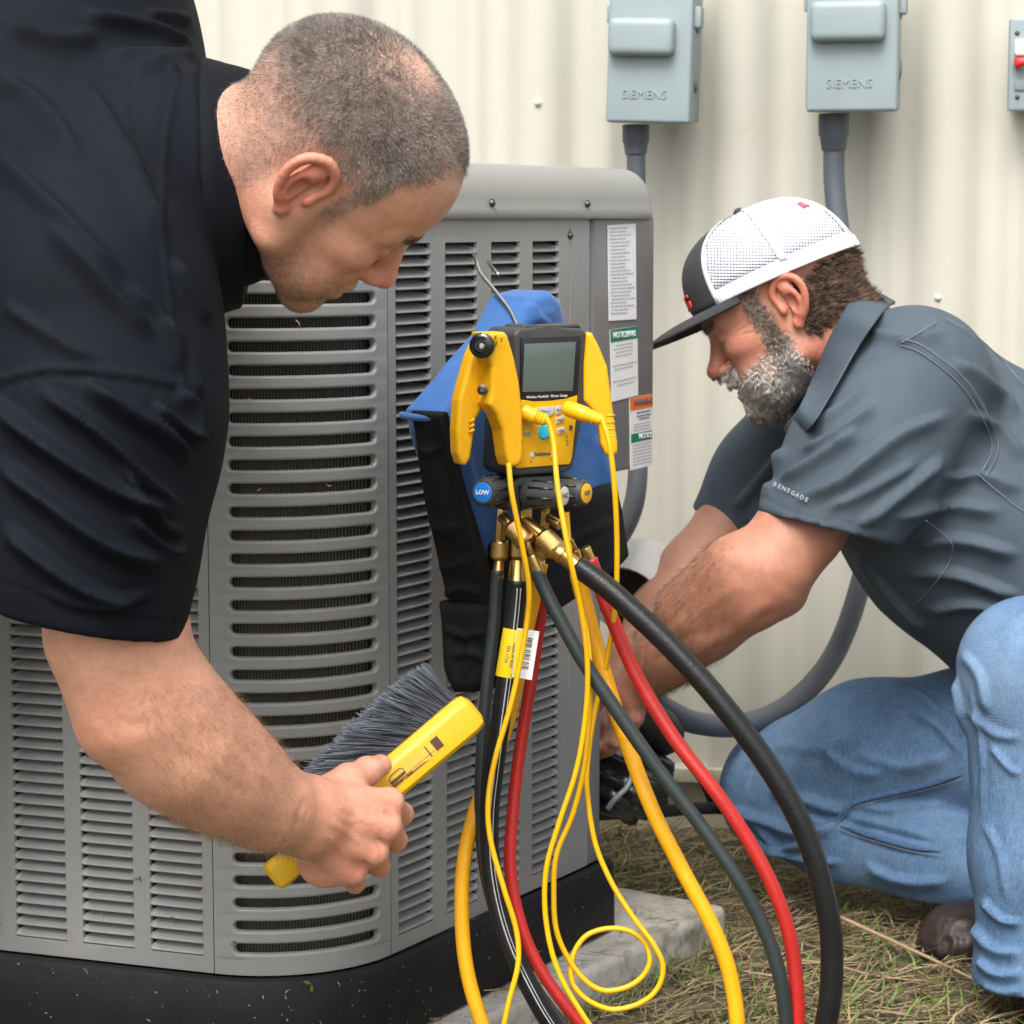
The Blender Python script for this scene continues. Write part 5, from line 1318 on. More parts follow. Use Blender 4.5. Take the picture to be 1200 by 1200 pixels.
# polo collar: a folded band round the neck
def band_loop(cpx, D, vr, vt, dr2, th, extra=0.):
    C = P(*cpx, D); Vd = np.array((vt, 0, 1.)); Vd /= np.linalg.norm(Vd)
    return [C + Vd * (vr + extra) * math.cos(t) + np.array((.06 * (1 - abs(math.cos(t))) * 0, -1, 0)) * (dr2 + extra) * math.sin(t) + EX * .012 * math.sin(t) * (1 if math.sin(t) > 0 else 0) for t in th]
th = np.linspace(0, 2 * math.pi, 49)[:-1]
rings = [band_loop((285, 222), 2.2, .098, .06, .083, th), band_loop((290, 222), 2.2, .101, .06, .086, th), band_loop((287, 222), 2.2, .1045, .05, .0895, th), band_loop((273, 222), 2.2, .107, .03, .096, th), band_loop((257, 221), 2.2, .111, .01, .103, th), band_loop((243, 220), 2.2, .114, -.01, .110, th), band_loop((236, 220), 2.2, .112, -.01, .109, th), band_loop((238, 220), 2.2, .104, -.01, .100, th)]
n = len(th); V = np.array([p for r in rings for p in r])
V += .0016 * pnoise(V, 60, 4)[:, None] * np.array((1, 0, .4))
Fq = np.array([(i * n + j, i * n + (j + 1) % n, (i + 1) * n + (j + 1) % n, (i + 1) * n + j) for i in range(len(rings) - 1) for j in range(n)])
MT['rib'] = M('black_rib_knit', (.0034, .0048, .0080), .7, bump=[(900, .4)], spec=.15)
col1 = arr('collar', V, Fq, MT['rib'], man1)
bm = bmesh.new(); bm.from_mesh(col1.data); bmesh.ops.recalc_face_normals(bm, faces=bm.faces); bm.to_mesh(col1.data); bm.free()
MT['slacks'] = M('khaki_work_trousers', (.12, .10, .07), .85, var=[(20, .12)], bump=[(900, .2), (14, .4)])
MT['boot'] = M('brown_boot_leather', (.030, .018, .015), .5, var=[(18, .4)], bump=[(40, .3)])
def pants1_sdf(p):
    d = s_ell(p, (-1.0, 2.25, .93), (.15, .185, .16))
    for yy, xf in ((2.14, -.98), (2.37, -1.05)):
        d = smin(d, s_chain(p, [np.array((-1.0, yy, .90)), np.array((-.93, yy, .50)), np.array((xf, yy, .09))], [.105, .080, .072], .03), .03)
        d = np.maximum(d, -(p[:, 2] - .075))
    return d
Vp, Qp = sdf_mesh(pants1_sdf, (-1.25, 1.98, .0), (-.78, 2.52, 1.12), .008)
arr('trousers', Vp, Qp, MT['slacks'], man1)
def boot_sdf(toe, heel, top, r=.045):
    toe, heel, top = map(np.asarray, (toe, heel, top))
    def fn(p):
        d = s_chain(p, [heel + EZ * .045, toe + EZ * .040], [.040, .042], .02)
        d = smin(d, s_cone(p, heel + EZ * .05, top, .042, .050), .03)
        d = smin(d, s_ell(p, toe + EZ * .035, (.055, .046, .036)), .02)
        return np.maximum(d, -(p[:, 2] - .004))
    lo = np.minimum(np.minimum(toe, heel), top) - .09; hi = np.maximum(np.maximum(toe, heel), top) + .09; lo[2] = max(lo[2], -.01)
    return sdf_mesh(fn, lo, hi, .004)
for yy, xf in ((2.14, -.98), (2.37, -1.05)):
    V, Q = boot_sdf((xf + .17, yy, 0), (xf - .02, yy, 0), (xf, yy, .16)); arr('boot', V, Q, MT['boot'], man1)
# ------------------------------------------------------------------ kneeling man in the cap
H2c = P(910, 346, 3.1); H2s = .975

H2R = np.array(((-.824, .156, -.545), (-.217, -.975, .048), (-.524, .157, .837))); _u, _, _v = np.linalg.svd(H2R); H2R = _u @ _v
_t = math.radians(2.5); H2R = np.array(((math.cos(_t), 0, math.sin(_t)), (0, 1, 0), (-math.sin(_t), 0, math.cos(_t)))) @ H2R
man2 = thing('person', 'bearded man in a mesh cap and grey shirt kneeling in blue jeans beside the unit', 'person', P(1150, 1120, 3.0) * np.array((1, 1, 0)))
opt2 = dict(neck=((-.03, 0, -.04), (-.075, .0, -.165), .060, .066), nose=.002)
Vh, Qh = head_build(opt2, .0020); Nh = vnormals(Vh, Qh); x, y, z = Vh.T
Vh = Vh.copy()
to2 = lambda v: H2c + (v * H2s) @ H2R
skin2 = np.array((.50, .235, .155)); red2 = np.array((.54, .155, .10)); c = np.repeat(skin2[None], len(Vh), 0)
earw = sstep(np.abs(y), .074, .084) * sstep(.05 - np.abs(x + .015), 0, .02); c = blend(c, red2, .7 * np.clip(earw, 0, 1))
c = blend(c, red2, .7 * np.exp(-((x - .115) ** 2 + y ** 2 + (z + .047) ** 2) / .02 ** 2)); c = blend(c, red2, .5 * np.exp(-((x - .06) ** 2 + (np.abs(y) - .045) ** 2 + (z + .04) ** 2) / .035 ** 2))
c = blend(c, red2, .55 * sstep(-z, .05, .09) * sstep(-x, -.02, .03))
# beard region: jaw, chin, moustache, sideburn
jaw = sstep(-z, .058, .072) * sstep(x, -.004, .012) * (1 - sstep(.055 - np.abs(z + .10), -.01, .0) * 0)
cheek = sstep(-(z + .046 + (x - .02) * .30), .0, .016) * sstep(x, -.002, .012)
lipgap = np.exp(-(((x - .10) / .012) ** 2 + ((z + .0815) / .008) ** 2 + (y / .020) ** 2))
moust = np.exp(-(((z + .0645) / .0085) ** 2)) * sstep(x, .080, .090) * sstep(.034 - np.abs(y), 0, .008)
sideb = .75 * sstep(.017 - np.abs(x - .024), 0, .012) * sstep(-z, -.03, -.02) * sstep(z, -.075, -.06) * sstep(np.abs(y), .045, .055)
under = sstep(-z, .105, .12) * sstep(x, .02, .04)
beard = np.clip(np.maximum.reduce((cheek * (1 - .95 * lipgap), moust, sideb * .9, under)), 0, 1) * (1 - .9 * lipgap)
beard = beard * (1 - sstep(np.abs(y), .0, .001) * 0)
beard *= 1 - sstep(-(x + .0), .0, .012)
c = blend(c, (.34, .25, .21), .55 * beard)
nape = sstep(-x, .012, .03) * sstep(z, -.075, -.058) * sstep(.006 - z, 0, .008) * (np.abs(y) < .078)
c = blend(c, (.10, .06, .04), .7 * nape)
brow = np.exp(-((z - .006) / .006) ** 2) * sstep(x, .06, .07) * sstep(np.abs(y), .01, .018) * sstep(.055 - np.abs(y), 0, .01); c = blend(c, (.14, .09, .06), .6 * brow)
lash = np.exp(-((z + .0225) / .002) ** 2) * np.exp(-((np.abs(y) - .033) / .012) ** 4) * sstep(x, .07, .078); c = blend(c, (.07, .04, .03), .8 * lash)
lips = np.exp(-(((x - .099) / .012) ** 2 + (y / .022) ** 2 + ((z + .083) / .008) ** 2)); c = blend(c, (.42, .12, .09), .6 * lips)
# crow's feet
for (z0, sl) in ((-.012, .25), (-.02, 0.), (-.028, -.3)):
    for s in (-1, 1):
        m = np.exp(-(((z - z0 - sl * (x - .05) * -1) / .0014) ** 2)) * sstep(np.abs(y), .044, .05) * np.exp(-((x - .052) / .012) ** 2); Vh -= Nh * (m * .0005)[:, None]
for (x0, z0, x1, z1) in ((.098, -.052, .084, -.088),):
    ab = np.array((x1 - x0, z1 - z0)); q = np.stack((x - x0, z - z0), 1); t = np.clip(q @ ab / (ab @ ab), 0, 1); dd = np.linalg.norm(q - t[:, None] * ab, axis=1)
    Vh -= Nh * (np.exp(-(dd / .003) ** 2) * .0012 * sstep(np.abs(y), .012, .02))[:, None]
Vw = to2(Vh); Nw = Nh @ H2R
def beard_dir(t):
    L = Vh[t]; d = np.stack((.30 * np.ones(len(t)), .0 * L[:, 1], -1.0 * np.ones(len(t))), 1); m = moust[t] > .4
    d[m] = np.stack((.45 * np.ones(m.sum()), np.sign(L[m, 1]) * .6, -.75 * np.ones(m.sum())), 1)
    return Nw[t] * .62 + d @ H2R * .95 + rng.normal(0, .15, (len(t), 3))
def beard_len(t):
    L = Vh[t]; low = sstep(-L[:, 2], .075, .118); l = rng.uniform(.0055, .0095, len(t)) * (.55 + .95 * low) * (.55 + .45 * beard[t]); m = moust[t] > .4; l[m] = rng.uniform(.008, .012, m.sum()); return l
def beard_col(t):
    L = Vh[t]; w_ = .40 + .35 * sstep(-L[:, 2], .045, .08) - .28 * sstep(-L[:, 2], .100, .122) * sstep(L[:, 0], .03, .07) - .35 * sstep(L[:, 2], -.07, -.04) + .24 * rng.normal(0, 1, len(t)); w_[moust[t] > .4] += .15
    return lerp((.11, .068, .044), (.86, .82, .77), np.clip(w_, 0, 1) ** 1.2)
tufts('beard', Vw, Nw, np.maximum(beard - sideb, 0) * (1 + 4 * moust), 5200, 6, beard_dir, beard_len, .00030, beard_col, man2, .0013, .15)
tufts('sideburn', Vw, Nw, np.clip(sideb, 0, 1) + 1e-9, 1500, 6, beard_dir, lambda t: rng.uniform(.003, .006, len(t)), .00022, lambda t: lerp((.17, .11, .075), (.58, .50, .44), rng.random(len(t)) ** 1.6), man2, .0012, .15)
def nape_dir(t): return Nw[t] * .42 + np.tile(np.array((-.75, 0, -.70)) @ H2R, (len(t), 1)) + pnoise(Vw[t], 90, 17)[:, None] * np.array((.3, .4, .4)) + rng.normal(0, .18, (len(t), 3))
tufts('hair', Vw, Nw, nape, 900, 14, nape_dir, lambda t: rng.uniform(.008, .016, len(t)), .00040, lambda t: lerp((.040, .021, .012), (.24, .15, .10), rng.random(len(t)) ** 1.7), man2, .0026, .14, bend=np.array((-.06, 0, .16)) @ H2R)
pb = np.clip(brow, 0, 1) ** 2; pick = rng.choice(len(Vh), 600, p=pb / pb.sum())
strands('eyebrow_hair', Vw[pick], Nw[pick], Nw[pick] * .6 + np.array((0, 0, -.4)) + rng.normal(0, .3, (len(pick), 3)), rng.uniform(.005, .009, len(pick)), .0002, lerp((.10, .06, .04), (.4, .34, .3), rng.random(len(pick))), man2)

arm2 = [(1010, 500, 2.99, .053), (975, 560, 2.955, .050), (939, 618, 2.945, .0465), (900, 668, 2.93, .0465), (874, 688, 2.94, .0475), (826, 726, 2.97, .0440), (783, 763, 3.0, .0375), (742, 806, 3.03, .0285)]
farm2 = [(965, 480, 3.30, .052), (870, 590, 3.33, .046), (812, 668, 3.28, .040), (772, 722, 3.22, .036), (738, 775, 3.17, .028), (722, 815, 3.13, .026)]
def hand2(p, w, kn, tips, r=.0098):
    d = None
    for k in kn:
        e = s_cone(p, P(*w), P(*k), .017, .012); d = e if d is None else smin(d, e, .01)
    for k, (m_, t_) in zip(kn, tips): d = smin(d, s_chain(p, [P(*k), P(*m_), P(*t_)], [r * 1.05, r, r * .82], .003), .004)
    return d
def body2_sdf(p):
    d = s_chain(p, *pc(arm2), .03)
    d = smin(d, s_ell(p, P(922, 700, 2.935), (.020, .020, .018)), .018)
    d = smin(d, s_cone(p, P(858, 662, 2.925), P(798, 712, 2.965), .030, .026), .03)
    h = hand2(p, (738, 812, 3.035), [(728, 842, 3.03), (720, 848, 3.045), (713, 850, 3.065), (708, 848, 3.085)], [((722, 868, 3.035), (708, 880, 3.06)), ((714, 876, 3.05), (700, 884, 3.075)), ((707, 874, 3.07), (694, 880, 3.095)), ((703, 868, 3.09), (692, 872, 3.11))])
    h = smin(h, s_chain(p, [P(742, 818, 3.02), P(744, 840, 3.02), P(736, 858, 3.035)], [.014, .0115, .0095], .004), .006)
    d = smin(d, h, .014)
    f = s_chain(p, *pc(farm2), .03)
    hf = hand2(p, (722, 818, 3.13), [(706, 846, 3.12), (702, 848, 3.135), (698, 846, 3.15), (696, 840, 3.165)], [((696, 866, 3.12), (690, 884, 3.12)), ((692, 868, 3.135), (684, 884, 3.14)), ((689, 864, 3.15), (682, 878, 3.16)), ((688, 856, 3.165), (680, 868, 3.175))])
    d = np.minimum(d, smin(f, hf, .014))
    core = s_chain(p, [P(985, 420, 3.13), P(1060, 510, 3.13), P(1160, 610, 3.13), P(1300, 730, 3.12)], [.06, .105, .12, .12], .05)
    core = smin(core, s_cone(p, P(1040, 460, 3.0), P(1000, 470, 3.28), .05, .05), .04)
    return smin(d, core, .03)
allp = np.array([P(*q[:3]) for q in arm2 + farm2] + [P(1300, 730, 3.12), P(690, 890, 3.1)])
Vb, Qb = sdf_mesh(body2_sdf, allp.min(0) - .15, allp.max(0) + .15, .0032)
Vb = folds(Vb, Qb, [([(905, 672), (925, 690), (940, 700)], 8, -.0014), ([(860, 735), (890, 712), (912, 705)], 8, .0018), ([(870, 745), (895, 725), (915, 715)], 5, -.0015), ([(800, 770), (850, 745), (890, 728)], 8, .0028), ([(780, 745), (830, 710), (870, 680)], 8, .002), ([(845, 665), (865, 672), (885, 690)], 9, -.0012), ([(760, 780), (790, 755), (830, 735)], 5, -.002)])
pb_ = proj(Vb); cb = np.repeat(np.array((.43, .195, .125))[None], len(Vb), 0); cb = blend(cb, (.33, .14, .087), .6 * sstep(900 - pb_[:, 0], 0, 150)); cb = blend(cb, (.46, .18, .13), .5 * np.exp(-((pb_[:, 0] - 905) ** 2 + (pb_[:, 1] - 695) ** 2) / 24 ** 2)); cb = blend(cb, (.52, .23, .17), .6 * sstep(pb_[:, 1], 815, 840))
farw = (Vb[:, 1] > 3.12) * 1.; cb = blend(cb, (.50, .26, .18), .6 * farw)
Va, Qa = join_meshes([(Vw, Qh), (Vb, Qb)])
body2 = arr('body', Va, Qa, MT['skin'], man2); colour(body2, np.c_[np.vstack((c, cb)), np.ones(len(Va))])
Nb = vnormals(Vb, Qb); wv_ = sstep(870 - pb_[:, 0], 0, 60) * (pb_[:, 0] > 745) * (Vb[:, 1] < 3.08); pick = rng.choice(len(Vb), 5000, p=wv_ / wv_.sum())
strands('arm_hair', Vb[pick], Nb[pick], Nb[pick] * .35 + np.array((-.5, 0, -.5)) + rng.normal(0, .3, (len(pick), 3)), rng.uniform(.008, .016, len(pick)), .00012, lerp((.08, .04, .025), (.26, .15, .09), rng.random(len(pick))), man2, .1)

# shirt
MT['greyshirt'] = M('slate_grey_shirt', (.062, .084, .108), .75, var=[(30, .10)], bump=[(1400, .2), (30, .45), (75, .3)], spec=.3)
MT['stitch'] = M('pale_stitching', (.16, .19, .22), .8)
hem2o = P(965, 619, 2.94); hem2n = np.array((-.24, -.10, -.96))
def shirt2_sdf(p):
    d = s_chain(p, [P(1055, 500, 3.13), P(1150, 598, 3.13), P(1295, 722, 3.11), P(1400, 770, 3.1)], [.142, .166, .175, .175], .06)
    d = smin(d, s_cone(p, P(1000, 425, 3.12), P(1050, 470, 3.12), .072, .115), .04)
    sl = s_chain(p, [P(1070, 452, 3.01), P(1012, 540, 2.96), P(960, 640, 2.935)], [.098, .088, .080], .04)
    d = smin(d, sl, .035)
    fs = s_chain(p, [P(985, 460, 3.28), P(900, 560, 3.33), P(852, 622, 3.33)], [.085, .070, .058], .04)
    d = smin(d, fs, .04)
    lim = s_plane(p, P(1000, 600, 3.0), (1, 0, -.2))
    # sleeve hems
    near = np.maximum(s_plane(p, hem2o, hem2n), s_cone(p, P(1010, 540, 2.96), P(940, 690, 2.93), .098, .11))
    slm = s_cone(p, P(975, 600, 2.94), P(930, 720, 2.93), .115, .12)
    cut = np.maximum(-s_plane(p, hem2o, hem2n), slm - .0)                # below the hem and round the arm
    d = smax(d, -np.maximum(cut, -(p[:, 1] - 0) * 0 + (p[:, 1] - 3.055)), .003)
    hol = np.maximum(s_cone(p, P(985, 580, 2.95), P(940, 680, 2.935), .073, .070), -s_plane(p, hem2o - hem2n * .03, hem2n))
    d = smax(d, -hol, .003)
    d = smax(d, -np.maximum(s_plane(p, P(852, 622, 3.33), (.55, 0, .83)), s_sph(p, P(800, 690, 3.3), .16)), .003)
    return d
q_ = np.array([P(830, 360, 3.3), P(1420, 800, 3.1), P(1000, 330, 2.9), P(1150, 380, 3.3)])
Vs, Qs = sdf_mesh(shirt2_sdf, (q_[:, 0].min() - .06, 2.80, q_[:, 2].min() - .22), (q_[:, 0].max() + .05, 3.45, q_[:, 2].max() + .10), .0042)
st2 = [([(925, 590), (985, 560), (1050, 510), (1120, 480)], 9, .007, 'fold'), ([(910, 565), (960, 535), (1010, 500)], 7, .006, 'fold'), ([(935, 530), (975, 510), (1030, 470)], 7, .006, 'fold'), ([(945, 500), (985, 478), (1015, 450)], 6, .005, 'fold'), ([(1000, 620), (1060, 570), (1110, 530)], 9, .007, 'fold'),
       ([(960, 600), (1020, 570), (1080, 535)], 7, .004, 'fold'), ([(1060, 640), (1120, 630), (1200, 650)], 9, .007, 'fold'), ([(1050, 670), (1120, 670), (1200, 700)], 9, .007, 'fold'), ([(1040, 610), (1100, 590), (1180, 600)], 9, .006, 'fold'), ([(1080, 715), (1140, 705), (1200, 722)], 8, .006, 'fold'), ([(1100, 560), (1150, 555), (1200, 575)], 8, .005, 'fold'),
       ([(1130, 480), (1170, 500), (1205, 540)], 8, .005, 'fold'), ([(1010, 385), (1060, 395), (1110, 390)], 7, .004, 'fold'), ([(1110, 420), (1150, 440), (1200, 490)], 8, .005, 'fold'), ([(855, 600), (890, 560), (925, 520)], 7, .006, 'fold'), ([(870, 615), (895, 585), (910, 560)], 6, .006, 'fold'), ([(1000, 640), (1040, 690), (1090, 745)], 8, .005, 'fold')]
Vs = folds(Vs, Qs, [(a_[0], a_[1] * .72, a_[2] * 2.0, *a_[3:]) for a_ in st2], -.1)
Vs = folds(Vs, Qs, [([(1055, 400), (1080, 410), (1130, 450), (1160, 500), (1165, 530), (1150, 555)], 2.5, .0022, 'seam'), ([(1100, 372), (1070, 395), (1055, 402)], 2.2, .0018, 'seam'), ([(893, 583), (935, 602), (985, 614), (1038, 622)], 1.6, -.0014, 'seam')], -.1)
sh2 = arr('work_shirt', Vs, Qs, MT['greyshirt'], man2)
def surf_line(pts, V, off=.0012, n=8):
    out = []
    for px, py in spline(np.array(pts, float), n):
        D = surfD(V, px, py, 7)
        if D: out.append(P(px, py, D - off))
    o = np.array(out); 
    for _ in range(2): o[1:-1] = (o[:-2] + 2 * o[1:-1] + o[2:]) / 4
    return o
for ln_ in ([(1055, 404), (1080, 414), (1128, 453), (1157, 501), (1162, 530), (1148, 556)], [(1060, 398), (1085, 407), (1134, 447), (1164, 499), (1169, 530), (1154, 560)], [(1098, 376), (1072, 393), (1056, 402)], [(1108, 372), (1150, 398), (1200, 450)], [(1146, 556), (1180, 585), (1200, 600)]):
    q = surf_line(ln_, Vs, .0000)
    if len(q) > 2: tube('seam_stitching', q, .0006, MT['stitch'], man2, 6)
q = surf_line([(1085, 610), (1115, 635), (1112, 660), (1090, 690), (1070, 710)], Vs, .0001); tube('pocket_stitching', q, .0005, MT['stitch'], man2, 6)
# sleeve lettering, letter by letter along the cuff
MT['sleeve_ink'] = M('sleeve_print', (.34, .37, .40), .7)
tD = [surfD(Vs, 908 + 5.3 * k, 567.5 + 2.6 * k, 6) for k in range(8)]
for k, ch in enumerate('RENEGADE'):
    if tD[k] is None: continue
    pA = P(908 + 5.3 * k, 567.5 + 2.6 * k, tD[k] - .0014); ex = np.array((.90, .10, -.40)); ex /= np.linalg.norm(ex); ez = np.array((.38, .12, .9)); ez -= ex * (ez @ ex); ez /= np.linalg.norm(ez)
    text('sleeve_lettering', ch, pA, ex, ez, .0072, MT['sleeve_ink'], sh2, depth=.0003, bold=.00015)
# collar
Vall_ = np.vstack((Vs, Vw))
def onto(px, py, up, dflt):
    D = surfD(Vall_, px, py, 9); return (px, py, (D if D else dflt) - up)
ins = [(1004, 338, 3.155)] + [onto(x_, y_, .013, 3.05) for x_, y_ in ((990, 362), (972, 395), (953, 440), (936, 478))] + [(920, 498, 3.08)]
outs = [(1048, 355, 3.165)] + [onto(x_, y_, .009, 3.02) for x_, y_ in ((1030, 372), (1003, 412), (977, 458), (950, 501))] + [(930, 514, 3.075)]
I_ = spline([P(*q) for q in ins], 6); O_ = spline([P(*q) for q in outs], 6)
fi = [(1004, 338, 3.155), (985, 350, 3.22), (960, 400, 3.24), (938, 450, 3.2), (922, 498, 3.10)]; fo = [(1048, 357, 3.165), (1010, 365, 3.26), (980, 420, 3.28), (945, 475, 3.24), (928, 512, 3.10)]
I2 = spline([P(*q) for q in fi], 7)[::-1]; O2 = spline([P(*q) for q in fo], 7)[::-1]
I_ = np.vstack((I_, I2[1:])); O_ = np.vstack((O_, O2[1:]))
n = len(I_); V = []
rows = [0, .04, .3, .6, .9, .985, 1., .9, .5, .05]
for r_, t in enumerate(rows):
    q = I_ * (1 - t) + O_ * t; cen = (I_.mean(0) + O_.mean(0)) / 2; nrm_ = q - cen; nrm_ /= np.linalg.norm(nrm_, axis=1)[:, None]
    bul = .004 * math.sin(math.pi * min(1, t)) + (.003 if 1 <= r_ <= 5 else (-.003 if r_ > 6 else 0)); V.append(q + nrm_ * bul)
V = np.vstack(V); m = len(rows)
Fq = np.array([(i * n + j, i * n + (j + 1) % n, ((i + 1) % m) * n + (j + 1) % n, ((i + 1) % m) * n + j) for i in range(m) for j in range(n)])
co2 = arr('collar', V, Fq, MT['greyshirt'], man2)
bm = bmesh.new(); bm.from_mesh(co2.data); bmesh.ops.recalc_face_normals(bm, faces=bm.faces); bm.to_mesh(co2.data); bm.free()
lathe('button', P(930, 500, 3.06), P(928, 501, 3.055), [(0, .0055), (1, .005)], MT['capgrey'], man2, 12)

# cap
MT['cap_grey'] = M('cap_charcoal', (.040, .042, .046), .85, var=[(60, .12)], bump=[(1200, .3)])
MT['cap_white'] = M('cap_white', (.80, .81, .84), .8, bump=[(800, .15)])
MT['cap_mesh'] = wave_bump(wave_bump(M('cap_white_mesh', (.82, .83, .87), .8), 85, .8, 'X', .002, mixcol=(.50, .54, .66)), 85, .6, 'Z', .002)
cap = thing('trucker_cap', 'white mesh cap with charcoal front and brim on the kneeling man', 'cap', to2(np.array((0, 0, .02))))
A_, B_, Hh = .1125, .0915, .100
def cap_pt(phi, t, off=0.):
    """phi 0 = front; t 0 at the band .. 1 at the button"""
    z0 = .020 - .012 * (1 - math.cos(phi)) / 2 + .006 * math.cos(phi)
    e = 2.35 + .5 * max(0, math.cos(phi))
    s = (1 - min(1, t) ** e) ** (1 / e) if t < 1 else 0.
    fr = 1 + .03 * max(0, math.cos(phi)) * (1 - t)
    return np.array((-.010 + (A_ + off) * s * fr * math.cos(phi), (B_ + off) * s * math.sin(phi), z0 + (Hh - (z0 - .016) + off) * t))
def cap_patch(name, p0, p1, t0, t1, mat, off=.0, parent=None, np_=18, nt=12, thick=.0022):
    ph = np.linspace(p0, p1, np_); ts = t0 + (t1 - t0) * (1 - (1 - np.linspace(0, 1, nt)) ** 1.6)
    Vo = np.array([cap_pt(a, t, off) for t in ts for a in ph]); Vi = np.array([cap_pt(a, t, off - thick) for t in ts for a in ph]); k = len(Vo)
    F = []
    for i in range(nt - 1):
        for j in range(np_ - 1):
            q = (i * np_ + j, i * np_ + j + 1, (i + 1) * np_ + j + 1, (i + 1) * np_ + j); F.append(q); F.append(tuple(v + k for v in q[::-1]))
    edge = [(j, 0) for j in range(np_)] + [(np_ - 1, i) for i in range(1, nt)] + [(j, nt - 1) for j in range(np_ - 2, -1, -1)] + [(0, i) for i in range(nt - 2, 0, -1)]
    ids = [i * np_ + j for j, i in edge]
    for a, b in zip(ids, ids[1:] + ids[:1]): F.append((b, a, a + k, b + k))
    o = arr(name, to2(np.vstack((Vo, Vi))), F, mat, parent or cap); 
    bm = bmesh.new(); bm.from_mesh(o.data); bmesh.ops.remove_doubles(bm, verts=bm.verts, dist=1e-5); bmesh.ops.recalc_face_normals(bm, faces=bm.faces); bm.to_mesh(o.data); bm.free(); return o
FR = math.radians(52)
cap_patch('front_panel', -FR, FR, 0, .999, MT['cap_grey'], .0006, np_=30, nt=18)
for a, b in ((FR, math.radians(104)), (math.radians(104), math.radians(163)), (-math.radians(104), -FR), (-math.radians(163), -math.radians(104))):
    cap_patch('mesh_panel', a, b, .17, .999, MT['cap_mesh'], -.0004)
    cap_patch('side_band', a, b, 0, .18, MT['cap_white'], .0003)
cap_patch('mesh_panel', math.radians(163), math.radians(197), .52, .999, MT['cap_mesh'], -.0004); cap_patch('back_strap', math.radians(160), math.radians(200), .0, .14, MT['cap_white'], .0010)
def cap_strip(a, t0, t1, wdt, mat, name='seam_tape'): return cap_patch(name, a - wdt, a + wdt, t0, t1, mat, .0018, np_=4, nt=14, thick=.001)
for s in (-1, 1):
    cap_strip(s * FR, .0, .985, .035, MT['cap_white']); cap_strip(s * math.radians(104), .15, .985, .045, MT['cap_white']); cap_strip(s * math.radians(163), .0, .52, .03, MT['cap_white'])
lathe('top_button', to2(cap_pt(0, .999) * np.array((0, 0, 1)) + np.array((-.010, 0, -.001))), to2(np.array((-.010, 0, .016 + Hh + .006))), [(0, .007), (.6, .0065), (1, .003)], MT['cap_grey'], cap, 14)
ph = np.linspace(-math.radians(66), math.radians(66), 27); Vt = []
for q in np.linspace(0, 1, 12):
    for a in ph:
        b0 = cap_pt(a, .012, -.0015); ln_ = .079 * max(0., math.cos(a * 1.36)) ** .8; fwd_ = np.array((1, .10 * math.sin(a), 0))
        Vt.append(b0 + fwd_ * ln_ * q + np.array((0, 0, -.002 * q - .030 * math.sin(a) ** 2 * min(1, q * 1.6) * .30 + .004 * math.sin(q * 3.1))))
Vt = np.array(Vt); n = len(ph); Vbm = Vt - np.array((0, 0, .0034)); k = len(Vt); F = []
for i in range(11):
    for j in range(n - 1):
        q = (i * n + j, i * n + j + 1, (i + 1) * n + j + 1, (i + 1) * n + j); F.append(q); F.append(tuple(v + k for v in q[::-1]))
ids = [j for j in range(n)] + [i * n + n - 1 for i in range(1, 12)] + [11 * n + j for j in range(n - 2, -1, -1)] + [i * n for i in range(10, 0, -1)]
for a, b in zip(ids, ids[1:] + ids[:1]): F.append((b, a, a + k, b + k))
br = arr('brim', to2(np.vstack((Vt, Vbm))), F, MT['cap_grey'], cap)
bm = bmesh.new(); bm.from_mesh(br.data); bmesh.ops.recalc_face_normals(bm, faces=bm.faces); bm.to_mesh(br.data); bm.free()
MT['cap_red'] = M('embroidery_red', (.62, .03, .03), .7); MT['cap_blue'] = M('embroidery_blue', (.02, .04, .22), .7)
for s_, ang in (('A', -10), ('L', 4), ('G', 18)):
    a = math.radians(ang); c_ = cap_pt(a, .22, .0012); e = cap_pt(a + .02, .22, .0012) - cap_pt(a - .02, .22, .0012); e /= np.linalg.norm(e); u_ = cap_pt(a, .26, .0012) - cap_pt(a, .18, .0012); u_ /= np.linalg.norm(u_)
    text('embroidered_letter', s_, to2(c_), e @ H2R, u_ @ H2R, .026, MT['cap_red'], cap, depth=.0012, bold=.0006)
cap_patch('embroidered_line', math.radians(-16), math.radians(22), .085, .105, MT['cap_blue'], .0016, np_=10, nt=3, thick=.001)
a = math.radians(148); c_ = cap_pt(a, .66, .0012); e = cap_pt(a + .02, .66, .001) - cap_pt(a - .02, .66, .001); e /= np.linalg.norm(e); u_ = cap_pt(a, .70, .001) - cap_pt(a, .62, .001); u_ /= np.linalg.norm(u_)
MT['cap_pink'] = M('embroidery_pink', (.75, .12, .20), .7)
text('embroidered_mark', 'R', to2(c_), e @ H2R, u_ @ H2R, .016, MT['cap_pink'], cap, depth=.001, bold=.0004)

